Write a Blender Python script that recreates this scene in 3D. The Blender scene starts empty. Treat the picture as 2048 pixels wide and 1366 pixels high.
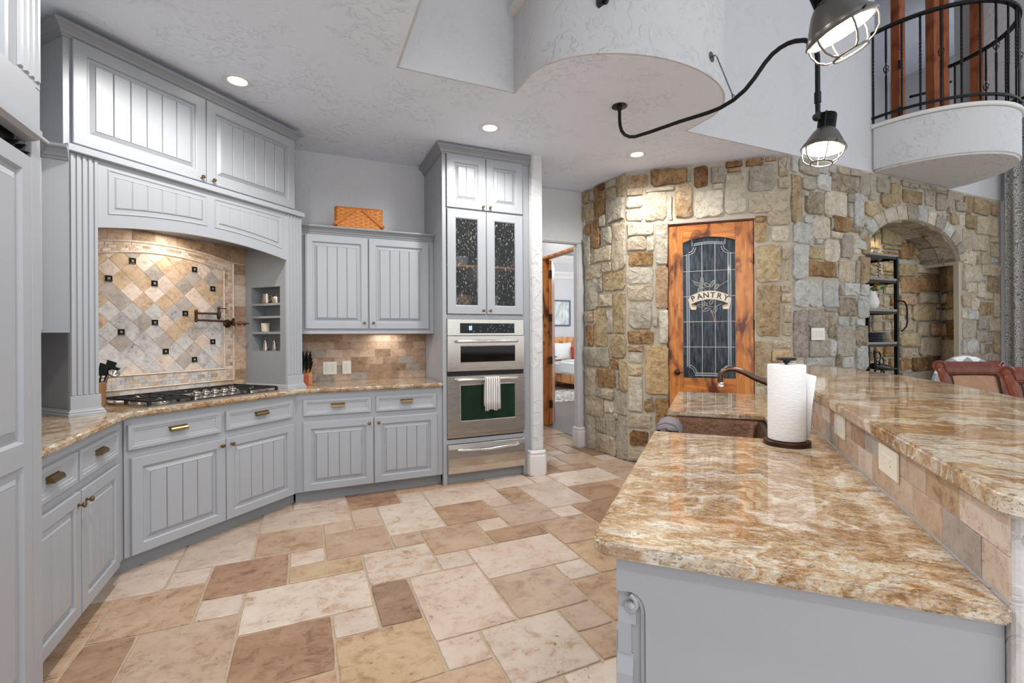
import bpy, bmesh, math, random
from math import sin, cos, pi, radians, atan2, sqrt
from mathutils import Vector, Matrix
random.seed(7)
S = bpy.context.scene
COL = S.collection

# ------------------------------------------------------------------ camera, sky, exposure
cam = bpy.data.cameras.new('camera')
cam.sensor_width = 36.0
cam.lens = 946 / 2048 * 36
cam.shift_y = -11.1 / 2048
cam.clip_start = 0.05
camo = bpy.data.objects.new('camera', cam)
COL.objects.link(camo)
camo.matrix_world = (Matrix.Translation((0, 0, 1.35)) @ Matrix.Rotation(-radians(23.87), 4, 'Z')
                     @ Matrix.Rotation(pi / 2, 4, 'X') @ Matrix.Rotation(-0.0056, 4, 'Z'))
S.camera = camo
S.view_settings.view_transform = 'Standard'
S.view_settings.look = 'None'
S.view_settings.gamma = 1.0
S.view_settings.use_curve_mapping = False
S.view_settings.exposure = 0.55

w = bpy.data.worlds.new('daylight')
S.world = w
w.use_nodes = True
bg = w.node_tree.nodes['Background']
bg.inputs[0].default_value = (0.90, 0.95, 1.0, 1)
bg.inputs[1].default_value = 0.9

def lamp(kind, name, loc, energy, color=(1, 1, 1), size=0.1, rot=(0, 0, 0), spot=None, blend=0.5):
    l = bpy.data.lights.new(name, kind)
    l.energy = energy
    l.color = color
    if kind == 'AREA':
        l.size = size
    else:
        l.shadow_soft_size = size
    if spot:
        l.spot_size = spot
        l.spot_blend = blend
    o = bpy.data.objects.new(name, l)
    o.location = loc
    o.rotation_euler = rot
    COL.objects.link(o)
    return o
WARM = (1.0, 0.97, 0.93)
def can_and_fill_lamps():
    # cones of the recessed ceiling lamps; last two are unseen, added as kitchen fill
    for i, (x, y, e) in enumerate(((-0.40, 3.05, 58), (1.45, 3.60, 50), (2.94, 3.62, 46), (-0.40, 1.4, 52), (-0.40, -0.4, 42))):
        lamp('SPOT', 'can_and_fill_beam', (x, y, 3.05), e, WARM, 0.06, (0, 0, 0), radians(164), 0.6)
can_and_fill_lamps()
# added pale fill behind the camera, tilted up to brighten the ceiling
lamp('AREA', 'rear_fill', (0.6, -2.9, 1.0), 34, (0.93, 0.97, 1.0), 3.2, (radians(100), 0, 0))

# ------------------------------------------------------------------ node helpers
def srgb(r, g, b):
    f = lambda c: (c / 255 / 12.92) if c / 255 <= 0.04045 else ((c / 255 + 0.055) / 1.055) ** 2.4
    return (f(r), f(g), f(b), 1.0)

class NT:
    def __init__(s, name, rough=0.5, metal=0.0, spec=0.5):
        s.m = bpy.data.materials.new(name)
        s.m.use_nodes = True
        s.t = s.m.node_tree
        s.b = s.t.nodes['Principled BSDF']
        s.b.inputs['Roughness'].default_value = rough
        s.b.inputs['Metallic'].default_value = metal
        s.b.inputs['Specular IOR Level'].default_value = spec
        s._pos = None
    def n(s, typ, **kw):
        x = s.t.nodes.new(typ)
        for k, v in kw.items():
            setattr(x, k, v)
        return x
    def put(s, sock, v):
        if hasattr(v, 'is_linked') or isinstance(v, bpy.types.NodeSocket):
            s.t.links.new(v, sock)
        else:
            sock.default_value = v
    def obj(s):
        return s.n('ShaderNodeTexCoord').outputs['Object']
    def pos(s):
        return s.n('ShaderNodeNewGeometry').outputs['Position']
    def rnd(s):
        return s.n('ShaderNodeObjectInfo').outputs['Random']
    def mapv(s, vec, scale=(1, 1, 1), rot=(0, 0, 0), loc=(0, 0, 0)):
        x = s.n('ShaderNodeMapping')
        s.put(x.inputs['Vector'], vec)
        s.put(x.inputs['Scale'], scale); s.put(x.inputs['Rotation'], rot); s.put(x.inputs['Location'], loc)
        return x.outputs[0]
    def noise(s, vec, scale=5, det=4, rough=0.55, dist=0.0, w=None):
        x = s.n('ShaderNodeTexNoise')
        if w is not None:
            x.noise_dimensions = '4D'
            s.put(x.inputs['W'], w)
        s.put(x.inputs['Vector'], vec)
        x.inputs['Scale'].default_value = scale; x.inputs['Detail'].default_value = det
        x.inputs['Roughness'].default_value = rough; x.inputs['Distortion'].default_value = dist
        return x.outputs['Fac']
    def voro(s, vec, scale=20, feat='F1', out='Distance'):
        x = s.n('ShaderNodeTexVoronoi', feature=feat)
        s.put(x.inputs['Vector'], vec)
        x.inputs['Scale'].default_value = scale
        return x.outputs[out]
    def ramp(s, fac, stops, interp='LINEAR'):
        x = s.n('ShaderNodeValToRGB')
        x.color_ramp.interpolation = interp
        e = x.color_ramp.elements
        while len(e) < len(stops):
            e.new(0.5)
        for q, (p, c) in zip(e, stops):
            q.position = p
            q.color = c if len(c) == 4 else (*c, 1)
        s.put(x.inputs[0], fac)
        return x.outputs[0]
    def mix(s, f, a, b, mode='MIX'):
        x = s.n('ShaderNodeMix', data_type='RGBA', blend_type=mode)
        s.put(x.inputs[0], f); s.put(x.inputs[6], a); s.put(x.inputs[7], b)
        return x.outputs[2]
    def math(s, op, a, b=0.0, clamp=False):
        x = s.n('ShaderNodeMath', operation=op, use_clamp=clamp)
        s.put(x.inputs[0], a); s.put(x.inputs[1], b)
        return x.outputs[0]
    def hsv(s, col, h=0.5, sat=1.0, v=1.0):
        x = s.n('ShaderNodeHueSaturation')
        s.put(x.inputs['Color'], col); s.put(x.inputs['Hue'], h); s.put(x.inputs['Saturation'], sat); s.put(x.inputs['Value'], v)
        return x.outputs[0]
    def maprange(s, v, a, b, c, d):
        x = s.n('ShaderNodeMapRange')
        s.put(x.inputs[0], v)
        for i, k in enumerate((a, b, c, d)):
            x.inputs[i + 1].default_value = k
        return x.outputs[0]
    def bump(s, h, strength=0.3, dist=0.01):
        x = s.n('ShaderNodeBump')
        x.inputs['Strength'].default_value = strength
        x.inputs['Distance'].default_value = dist
        s.put(x.inputs['Height'], h)
        s.t.links.new(x.outputs[0], s.b.inputs['Normal'])
    def col(s, c):
        s.put(s.b.inputs['Base Color'], c)
        return s

def flat(name, rgb, rough=0.5, metal=0.0, spec=0.5):
    q = NT(name, rough, metal, spec)
    q.col(srgb(*rgb))
    return q.m
MT = {}
def glow(name, rgb, strength):
    q = NT(name, 0.4)
    q.col(srgb(*rgb))
    q.b.inputs['Emission Color'].default_value = srgb(*rgb)
    q.b.inputs['Emission Strength'].default_value = strength
    return q.m

# painted cabinets
q = NT('cabinet_paint', 0.38)
f = q.noise(q.pos(), 2.2, 3)
q.col(q.mix(f, srgb(158, 162, 168), srgb(165, 168, 173)))
q.bump(q.noise(q.pos(), 90, 2), 0.04, 0.002)
MT['paint'] = q.m
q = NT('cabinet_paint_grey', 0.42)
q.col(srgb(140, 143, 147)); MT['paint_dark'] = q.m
q = NT('cabinet_interior', 0.7)
q.col(srgb(74, 72, 70)); MT['interior'] = q.m
# knock-down plaster
def plaster(name, rgb, st=0.35, sc=9):
    q = NT(name, 0.85, spec=0.2)
    p = q.pos()
    a = q.noise(q.mapv(p, (1, 1, 1), (0.4, 0.3, 0.9)), sc, 4, 0.55, 1.6)
    b = q.noise(p, sc * 0.22, 3)
    m = q.math('MULTIPLY', q.maprange(a, 0.53, 0.60, 0, 1), q.maprange(b, 0.44, 0.60, 0.0, 1))
    m = q.math('ADD', m, q.math('MULTIPLY', q.noise(p, sc * 5, 3), 0.25))
    q.col(srgb(*rgb))
    q.bump(m, st, 0.03)
    return q.m
MT['ceil'] = plaster('ceiling_plaster', (229, 237, 249), 0.5, 12)
MT['wall'] = plaster('wall_plaster', (204, 204, 206), 0.3, 9)
MT['rough_wall'] = plaster('trowelled_plaster', (208, 208, 209), 0.4, 8)
MT['white'] = flat('white_paint', (220, 218, 214), 0.4)
MT['lintel'] = flat('beige_lintel_paint', (178, 166, 150), 0.6)
MT['plastic'] = flat('almond_plastic', (232, 226, 212), 0.35)
MT['slot'] = flat('dark_slot', (40, 36, 32), 0.6)
# stones: one material per tint
STONE = {'o': ((176, 154, 116), (206, 188, 152), (132, 100, 64)), 'O': ((190, 158, 112), (208, 182, 140), (146, 104, 56)),
         'c': ((206, 194, 172), (226, 217, 199), (172, 150, 118)), 't': ((190, 173, 147), (210, 197, 174), (152, 126, 94)),
         'g': ((172, 163, 147), (194, 186, 170), (138, 124, 104)), 'w': ((194, 193, 186), (218, 216, 208), (148, 144, 134)),
         'b': ((144, 108, 70), (186, 152, 108), (88, 56, 32)), 'B': ((176, 140, 98), (220, 198, 166), (104, 64, 36)),
         'd': ((112, 76, 44), (160, 124, 84), (60, 36, 20)), 'r': ((178, 142, 112), (204, 176, 144), (128, 82, 54)),
         'u': ((162, 138, 106), (190, 168, 134), (112, 84, 56)), 'h': ((144, 128, 108), (184, 172, 152), (98, 76, 56)),
         'm': ((150, 130, 120), (182, 170, 158), (94, 66, 56))}
for k, (a, b, c) in STONE.items():
    q = NT('stone_' + k, 0.9, spec=0.15)
    p = q.pos(); r = q.rnd()
    wv = q.math('MULTIPLY', r, 37.0)
    n1 = q.noise(p, 6, 6, 0.65, 0.9, wv)
    n2 = q.noise(p, 24, 5, 0.7, 0.8, wv)
    n3 = q.noise(q.mapv(p, (1, 1, 1.6)), 60, 4, 0.75, 0.6, wv)
    cc = q.mix(q.maprange(n1, 0.38, 0.62, 0, 1), srgb(*a), srgb(*b))
    cc = q.mix(q.math('MULTIPLY', q.maprange(n2, 0.50, 0.68, 0, 1), 0.8), cc, srgb(*c))
    cc = q.mix(q.math('MULTIPLY', q.maprange(n3, 0.58, 0.70, 0, 1), 0.55), cc, srgb(232, 224, 208))
    cc = q.mix(q.math('MULTIPLY', q.maprange(n3, 0.30, 0.42, 1, 0), 0.4), cc, srgb(*[int(v * 0.72) for v in c]))
    cc = q.hsv(cc, 0.5, 0.97, q.maprange(r, 0, 1, 0.86, 1.06))
    q.col(cc)
    ch = q.voro(q.mapv(p, (1, 1, 1.3)), 17, 'F1')
    h = q.math('ADD', q.math('MULTIPLY', n1, 1.8), q.math('ADD', q.math('MULTIPLY', n2, 0.9), q.math('ADD', q.math('MULTIPLY', ch, 0.5), q.math('MULTIPLY', n3, 0.35))))
    q.bump(h, 1.0, 0.022)
    MT['s' + k] = q.m
q = NT('stone_mortar', 0.95, spec=0.1)
n = q.noise(q.pos(), 60, 4)
q.col(q.mix(n, srgb(168, 159, 143), srgb(190, 181, 165)))
q.bump(n, 0.4, 0.004)
MT['mortar'] = q.m
# travertine
TRAV = {'p': ((216, 190, 166), (228, 208, 190), (186, 148, 116)), 't': ((198, 160, 122), (214, 182, 148), (158, 114, 76)),
        'b': ((172, 130, 94), (194, 154, 116), (124, 84, 56)), 'd': ((150, 114, 84), (176, 140, 106), (104, 72, 48)),
        'g': ((200, 168, 138), (214, 188, 160), (166, 128, 98)), 'y': ((200, 164, 118), (214, 184, 142), (160, 116, 72)),
        'w': ((220, 200, 178), (232, 214, 196), (186, 144, 96)),
        'a': ((196, 192, 186), (214, 208, 200), (150, 146, 142)), 's': ((170, 156, 142), (188, 174, 160), (140, 126, 114)),
        'k': ((178, 172, 168), (206, 200, 192), (120, 116, 116)), 'n': ((158, 122, 80), (186, 150, 104), (110, 78, 46))}
def trav(name, a, b, c, sc, rough, spec, pits, dark=1.0, sat=1.0):
    q = NT(name, rough, spec=spec)
    r = q.rnd()
    wv = q.math('MULTIPLY', r, 53.0)
    p = q.mapv(q.pos(), (1.0, 1.22, 1.1), (0, 0, 0.35))
    n1 = q.noise(p, 3.0 * sc, 7, 0.66, 0.9, wv)
    n2 = q.noise(p, 11 * sc, 7, 0.76, 0.7, wv)
    n3 = q.noise(p, 52 * sc, 3, 0.6, 0.4, wv)
    cc = q.mix(q.maprange(n1, 0.38, 0.62, 0, 1), srgb(*a), srgb(*b))
    cc = q.mix(q.math('MULTIPLY', q.maprange(n2, 0.48, 0.64, 0, 1), q.maprange(n1, 0.4, 0.58, 1.0, 0.3)), cc, srgb(*c))
    pit = q.math('MULTIPLY', q.maprange(n3, 0.62, 0.68, 0, 1), q.maprange(n2, 0.42, 0.56, 0, 1))
    cc = q.mix(q.math('MULTIPLY', pit, pits), cc, srgb(84, 62, 46))
    q.col(q.hsv(cc, 0.497, sat, q.maprange(r, 0, 1, 0.92 * dark, 1.06 * dark)))
    hh = q.math('SUBTRACT', q.math('MULTIPLY', n2, 0.6), pit)
    q.bump(hh, 0.32, 0.005)
    return q.m
for k, (a, b, c) in TRAV.items():
    MT['f' + k] = trav('floor_travertine_' + k, a, b, c, 1.0, 0.30, 0.4, 0.75, 0.78, 0.9)
    MT['v' + k] = trav('wall_travertine_' + k, a, b, c, 3.0, 0.6, 0.3, 0.6, 0.84, 0.82)
q = NT('floor_grout', 0.9, spec=0.1)
q.col(q.mix(q.noise(q.pos(), 40, 3), srgb(168, 146, 122), srgb(190, 172, 150))); MT['grout'] = q.m
q = NT('tile_grout', 0.9, spec=0.1)
q.col(srgb(196, 178, 152)); MT['tgrout'] = q.m
# granite
def granite(name, rot, gold, value=1.0, off=0.0):
    q = NT(name, 0.05, spec=0.55)
    o = q.mapv(q.obj(), (1, 1, 1), (0, 0, rot), (off, off, 0))
    warp = q.noise(o, 1.5, 4, 0.55, 0.8)
    cx = q.n('ShaderNodeSeparateXYZ'); q.put(cx.inputs[0], o)
    u = q.math('ADD', cx.outputs[0], q.math('MULTIPLY', warp, 0.9))
    cb = q.n('ShaderNodeCombineXYZ')
    q.put(cb.inputs[0], q.math('MULTIPLY', u, 4.2)); q.put(cb.inputs[1], q.math('MULTIPLY', cx.outputs[1], 1.1)); q.put(cb.inputs[2], cx.outputs[2])
    band = q.noise(cb.outputs[0], 1.5, 4, 0.6, 0.7)
    grain = q.noise(q.mapv(o, (62, 30, 62)), 1.0, 7, 0.8, 1.4)
    net = q.noise(q.mapv(o, (58, 32, 58)), 1.0, 6, 0.75, 2.6)
    blotch = q.noise(q.mapv(o, (13, 7, 13)), 1.0, 5, 0.65, 1.8)
    fine = q.noise(o, 190, 4, 0.8, 0.2)
    base = q.ramp(band, ((0.28, srgb(150, 138, 120)), (0.35, srgb(228, 220, 206)), (0.42, srgb(214, 194, 160)), (0.47, srgb(182, 134, 74)), (0.51, srgb(140, 92, 48)),
                         (0.55, srgb(190, 148, 92)), (0.60, srgb(226, 216, 198)), (0.66, srgb(168, 152, 130)), (0.73, srgb(196, 152, 92))))
    gr = q.ramp(grain, ((0.30, srgb(70, 50, 34)), (0.40, srgb(140, 98, 54)), (0.47, srgb(190, 150, 96)), (0.53, srgb(222, 208, 184)), (0.64, srgb(244, 240, 232))))
    cc = q.mix(0.46 - gold, base, gr)
    cc = q.mix(q.math('MULTIPLY', q.maprange(blotch, 0.54, 0.62, 0, 1), 0.6), cc, srgb(150, 102, 52))
    cc = q.mix(q.math('MULTIPLY', q.maprange(blotch, 0.34, 0.43, 1, 0), 0.7), cc, srgb(236, 230, 220))
    dk = q.math('MULTIPLY', q.maprange(net, 0.54, 0.59, 0, 1), q.maprange(blotch, 0.35, 0.6, 0.95, 0.5))
    cc = q.mix(q.math('MULTIPLY', dk, 0.8), cc, srgb(88, 62, 38))
    cc = q.mix(q.math('MULTIPLY', q.maprange(fine, 0.59, 0.66, 0, 1), 0.7), cc, srgb(56, 48, 42))
    cc = q.mix(q.math('MULTIPLY', q.maprange(fine, 0.33, 0.41, 1, 0), 0.5), cc, srgb(244, 238, 228))
    q.col(q.hsv(cc, 0.5, 0.95, value))
    return q.m
MT['granite'] = granite('gold_granite', -0.1, 0.08, 0.82)
MT['granite_bar'] = granite('gold_granite_bar', 0.3, 0.22, 0.84, 3.0)
MT['granite_wall'] = granite('gold_granite_counter', 0.5, 0.0, 0.74, 7.0)
# wood
def wood(name, a, b, c, knots=True, rough=0.4, axis=(9, 9, 1.1)):
    q = NT(name, rough)
    o = q.obj()
    g = q.noise(q.mapv(o, axis), 2.2, 6, 0.6, 1.8)
    k = q.noise(q.mapv(o, (3.5, 3.5, 1.6)), 1.6, 4, 0.55, 1.0)
    cc = q.mix(q.maprange(g, 0.34, 0.66, 0, 1), srgb(*a), srgb(*b))
    if knots:
        cc = q.mix(q.maprange(k, 0.49, 0.64, 0, 0.95), cc, srgb(*c))
        v = q.voro(q.mapv(o, (5, 5, 3)), 1.0)
        cc = q.mix(q.maprange(v, 0.03, 0.14, 0.8, 0), cc, srgb(*[int(x * 0.55) for x in c]))
    q.col(cc)
    q.bump(g, 0.06, 0.002)
    return q.m
MT['alder'] = wood('knotty_alder', (172, 92, 38), (212, 142, 70), (84, 34, 18), True, 0.38)
MT['alder_h'] = wood('knotty_alder_rail', (170, 90, 38), (210, 140, 70), (84, 34, 18), True, 0.38, (1.1, 9, 9))
MT['post_wood'] = wood('stained_post_wood', (150, 80, 42), (166, 96, 54), (110, 48, 26), True, 0.5)
MT['chair_wood'] = wood('cherry_wood', (92, 42, 26), (120, 58, 34), (70, 28, 18), False, 0.22)
MT['pine'] = wood('pine_wood', (206, 142, 84), (222, 164, 106), (160, 96, 50), True, 0.5)
MT['block'] = wood('knife_block_wood', (160, 112, 66), (176, 128, 80), (120, 80, 40), False, 0.5)
MT['shelf_wood'] = wood('weathered_board', (124, 116, 106), (148, 140, 130), (90, 80, 70), False, 0.6, (1, 8, 8))
# metals and the rest
q = NT('brushed_steel', 0.3, 1.0)
n = q.noise(q.mapv(q.obj(), (2, 60, 300)), 3, 3, 0.6)
q.col(q.mix(n, srgb(196, 190, 180), srgb(214, 208, 200)))
q.put(q.b.inputs['Roughness'], q.maprange(n, 0.3, 0.7, 0.2, 0.32))
MT['steel'] = q.m
MT['chrome'] = flat('polished_steel', (222, 220, 216), 0.16, 1.0)
MT['pewter'] = flat('pewter', (190, 180, 168), 0.28, 0.9)
MT['silver'] = flat('silver_twist', (196, 194, 190), 0.25, 0.9)
MT['brass'] = flat('antique_brass', (126, 106, 72), 0.3, 0.95)
MT['brass_dark'] = flat('dark_antique_brass', (88, 72, 46), 0.35, 0.9)
MT['bronze'] = flat('oil_rubbed_bronze', (72, 48, 36), 0.32, 0.8)
MT['bronze_lt'] = flat('brown_bronze', (108, 86, 74), 0.24, 0.85)
MT['iron'] = flat('black_iron', (24, 24, 26), 0.45, 0.5)
MT['castiron'] = flat('cast_iron_grate', (30, 30, 31), 0.55, 0.2)
MT['pipe'] = flat('black_pipe', (34, 34, 37), 0.35, 0.6)
MT['shade'] = flat('gunmetal_shade', (112, 108, 102), 0.3, 0.9)
MT['hinge'] = flat('dark_hinge', (58, 46, 38), 0.4, 0.8)
q = NT('hammered_copper', 0.38, 0.75)
n = q.voro(q.obj(), 60)
q.col(q.mix(q.noise(q.obj(), 9, 4), srgb(62, 40, 30), srgb(104, 74, 56)))
q.bump(n, 0.35, 0.004)
MT['copper'] = q.m
MT['black_glass'] = flat('black_glass', (8, 8, 9), 0.06, 0.0, 0.35)
q = NT('oven_glass_reflection', 0.06)
q.col(q.mix(q.noise(q.mapv(q.obj(), (9, 9, 2)), 1, 3), srgb(8, 14, 10), srgb(26, 62, 38)))  # green streaks of reflection painted into the dark oven glass
MT['reflection_glass'] = q.m
MT['display'] = glow('display_glow', (170, 190, 205), 0.25)
MT['bulb'] = glow('lit_bulb', (255, 236, 208), 9.0)
MT['canlamp'] = glow('lit_can_lens', (255, 250, 240), 7.0)
MT['tassel'] = flat('white_cloth', (226, 224, 218), 0.9)
def glassmat(name, rgb, rough, alpha):
    q = NT(name, rough)
    q.col(srgb(*rgb))
    tr = q.n('ShaderNodeBsdfTransparent')
    gl = q.n('ShaderNodeMixShader')
    gl.inputs[0].default_value = alpha
    q.t.links.new(tr.outputs[0], gl.inputs[1]); q.t.links.new(q.b.outputs[0], gl.inputs[2])
    q.t.links.new(gl.outputs[0], q.t.nodes['Material Output'].inputs[0])
    return q
q = glassmat('seedy_glass', (70, 72, 74), 0.12, 0.3)
nz = q.noise(q.mapv(q.obj(), (75, 75, 42)), 1.0, 2, 0.5)
q.bump(q.maprange(nz, 0.54, 0.70, 0, 1), 0.9, 0.01)
q.col(q.mix(q.maprange(nz, 0.60, 0.65, 0, 1), srgb(56, 58, 60), srgb(226, 226, 226)))
MT['seedy'] = q.m
q = glassmat('reed_glass', (58, 66, 76), 0.12, 0.75)
nz = q.noise(q.mapv(q.obj(), (60, 60, 8)), 1.0, 4, 0.65)
q.bump(nz, 0.8, 0.012)
q.col(q.mix(q.maprange(nz, 0.4, 0.68, 0, 1), srgb(22, 25, 30), srgb(84, 96, 110)))  # bluish rippled reflection painted into the dark glass colour
MT['reed'] = q.m
q = glassmat('bevel_glass', (120, 134, 148), 0.06, 0.65); MT['bevel_glass'] = q.m
q = glassmat('clear_glass', (200, 205, 208), 0.05, 0.18); MT['clear'] = q.m
MT['leaf_glass'] = flat('dark_green_art_glass', (8, 11, 9), 0.25)
MT['cream_glass'] = flat('cream_art_glass', (216, 202, 182), 0.25)
MT['amber_glass'] = flat('amber_art_glass', (178, 142, 96), 0.25)
MT['lead'] = flat('lead_came', (188, 188, 186), 0.45, 0.3)
q = NT('white_linen', 0.95, spec=0.1)
q.col(srgb(232, 232, 230)); q.bump(q.noise(q.obj(), 120, 3), 0.3, 0.003); MT['linen'] = q.m
q = NT('paper_towel_sheet', 0.95, spec=0.1)
q.col(srgb(238, 238, 238)); q.bump(q.noise(q.mapv(q.obj(), (60, 60, 110)), 1, 2), 0.5, 0.004); MT['paper'] = q.m
q = NT('striped_towel', 0.95, spec=0.1)
wv = q.n('ShaderNodeTexWave', wave_type='BANDS', bands_direction='X')
q.put(wv.inputs['Vector'], q.obj()); wv.inputs['Scale'].default_value = 14; wv.inputs['Distortion'].default_value = 0.4; wv.inputs['Detail'].default_value = 1
q.col(q.ramp(wv.outputs['Fac'], ((0.50, srgb(226, 222, 214)), (0.62, srgb(150, 148, 146)), (0.95, srgb(160, 158, 156)))))
q.bump(q.noise(q.obj(), 140, 3), 0.3, 0.003); MT['towel'] = q.m
q = NT('grey_microfibre', 0.95, spec=0.1)
q.col(srgb(128, 122, 126)); q.bump(q.noise(q.obj(), 160, 3), 0.4, 0.003); MT['grey_cloth'] = q.m
q = NT('curtain_fabric', 0.95, spec=0.1)
o = q.obj()
v1 = q.voro(q.mapv(o, (1, 1, 1)), 16, 'F1')
rg = q.n('ShaderNodeMath', operation='FRACT'); q.put(rg.inputs[0], q.math('MULTIPLY', v1, 4.0))
q.col(q.mix(q.maprange(rg.outputs[0], 0.42, 0.5, 0, 1), srgb(132, 130, 127), srgb(206, 204, 200)))
MT['curtain'] = q.m
q = NT('woven_seat', 0.85, spec=0.2)
q.col(q.mix(q.noise(q.obj(), 26, 4, 0.6, 1.2), srgb(150, 108, 84), srgb(196, 160, 132))); MT['jacquard'] = q.m
q = NT('chevron_fabric', 0.35, spec=0.4)
o = q.obj(); sx = q.n('ShaderNodeSeparateXYZ'); q.put(sx.inputs[0], o)
zig = q.math('PINGPONG', sx.outputs[0], 0.06)
fr = q.n('ShaderNodeMath', operation='FRACT'); q.put(fr.inputs[0], q.math('MULTIPLY', q.math('ADD', sx.outputs[2], zig), 7.0))
q.col(q.mix(q.maprange(fr.outputs[0], 0.46, 0.52, 0, 1), srgb(232, 234, 236), srgb(150, 156, 160))); MT['chevron'] = q.m
def weave(name, a, b, sc):
    q = NT(name, 0.55)
    o = q.obj()
    ck = q.n('ShaderNodeTexBrick'); q.put(ck.inputs['Vector'], q.mapv(o, (1, 1, 1), (pi / 2, 0, 0)))
    ck.inputs['Color1'].default_value = srgb(*a); ck.inputs['Color2'].default_value = srgb(*b); ck.inputs['Mortar'].default_value = srgb(*[int(x * 0.45) for x in b])
    ck.inputs['Scale'].default_value = sc; ck.inputs['Mortar Size'].default_value = 0.03
    q.col(ck.outputs['Color'])
    return q.m
MT['splint'] = flat('honey_splint', (206, 132, 48), 0.5)
MT['splint2'] = flat('amber_splint', (186, 108, 34), 0.5)
MT['splint_dk'] = flat('dark_splint', (150, 78, 24), 0.5)
MT['ash'] = flat('pale_ash_splint', (188, 158, 122), 0.6)
MT['ash2'] = flat('brown_ash_splint', (150, 116, 84), 0.6)
MT['cream_pot'] = flat('cream_crock', (206, 194, 172), 0.5)
MT['blue_bowl'] = flat('grey_ceramic', (150, 156, 164), 0.3)
MT['copper_block'] = flat('red_knife_block', (176, 62, 30), 0.45)
MT['terracotta'] = flat('brown_crock', (150, 108, 70), 0.5)
MT['black'] = flat('black_plastic', (20, 20, 21), 0.4)
MT['can'] = flat('blue_print_can', (62, 66, 150), 0.4)
MT['leaf'] = flat('fresh_leaf', (70, 140, 50), 0.5)
MT['petal'] = flat('yellow_petal', (222, 172, 40), 0.6)
MT['plate'] = flat('blue_grey_plate', (112, 124, 130), 0.25)
MT['bottle'] = flat('dark_bottle_glass', (18, 20, 20), 0.12)
q = NT('dark_plank_floor', 0.35)
q.col(q.mix(q.noise(q.mapv(q.pos(), (1.5, 12, 1)), 2, 4), srgb(74, 66, 64), srgb(112, 102, 98))); MT['plank'] = q.m
q = NT('patterned_rug', 0.95, spec=0.1)
q.col(q.mix(q.maprange(q.noise(q.pos(), 6, 4, 0.7, 2.0), 0.45, 0.56, 0, 1), srgb(206, 200, 190), srgb(120, 112, 106))); MT['rug'] = q.m
MT['red_fabric'] = flat('red_cushion_fabric', (172, 58, 44), 0.9)
q = NT('print_art', 0.5)
q.col(q.mix(q.maprange(q.noise(q.mapv(q.obj(), (3, 3, 1)), 4, 4), 0.4, 0.6, 0, 1), srgb(222, 224, 222), srgb(178, 186, 186))); MT['art'] = q.m
MT['frame'] = flat('slate_picture_frame', (78, 92, 104), 0.5)
q = NT('inset_metal', 0.35, 0.7)
q.col(srgb(38, 36, 34)); MT['inset'] = q.m
MT['inset_hi'] = flat('inset_relief', (176, 172, 164), 0.35, 0.7)
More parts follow.
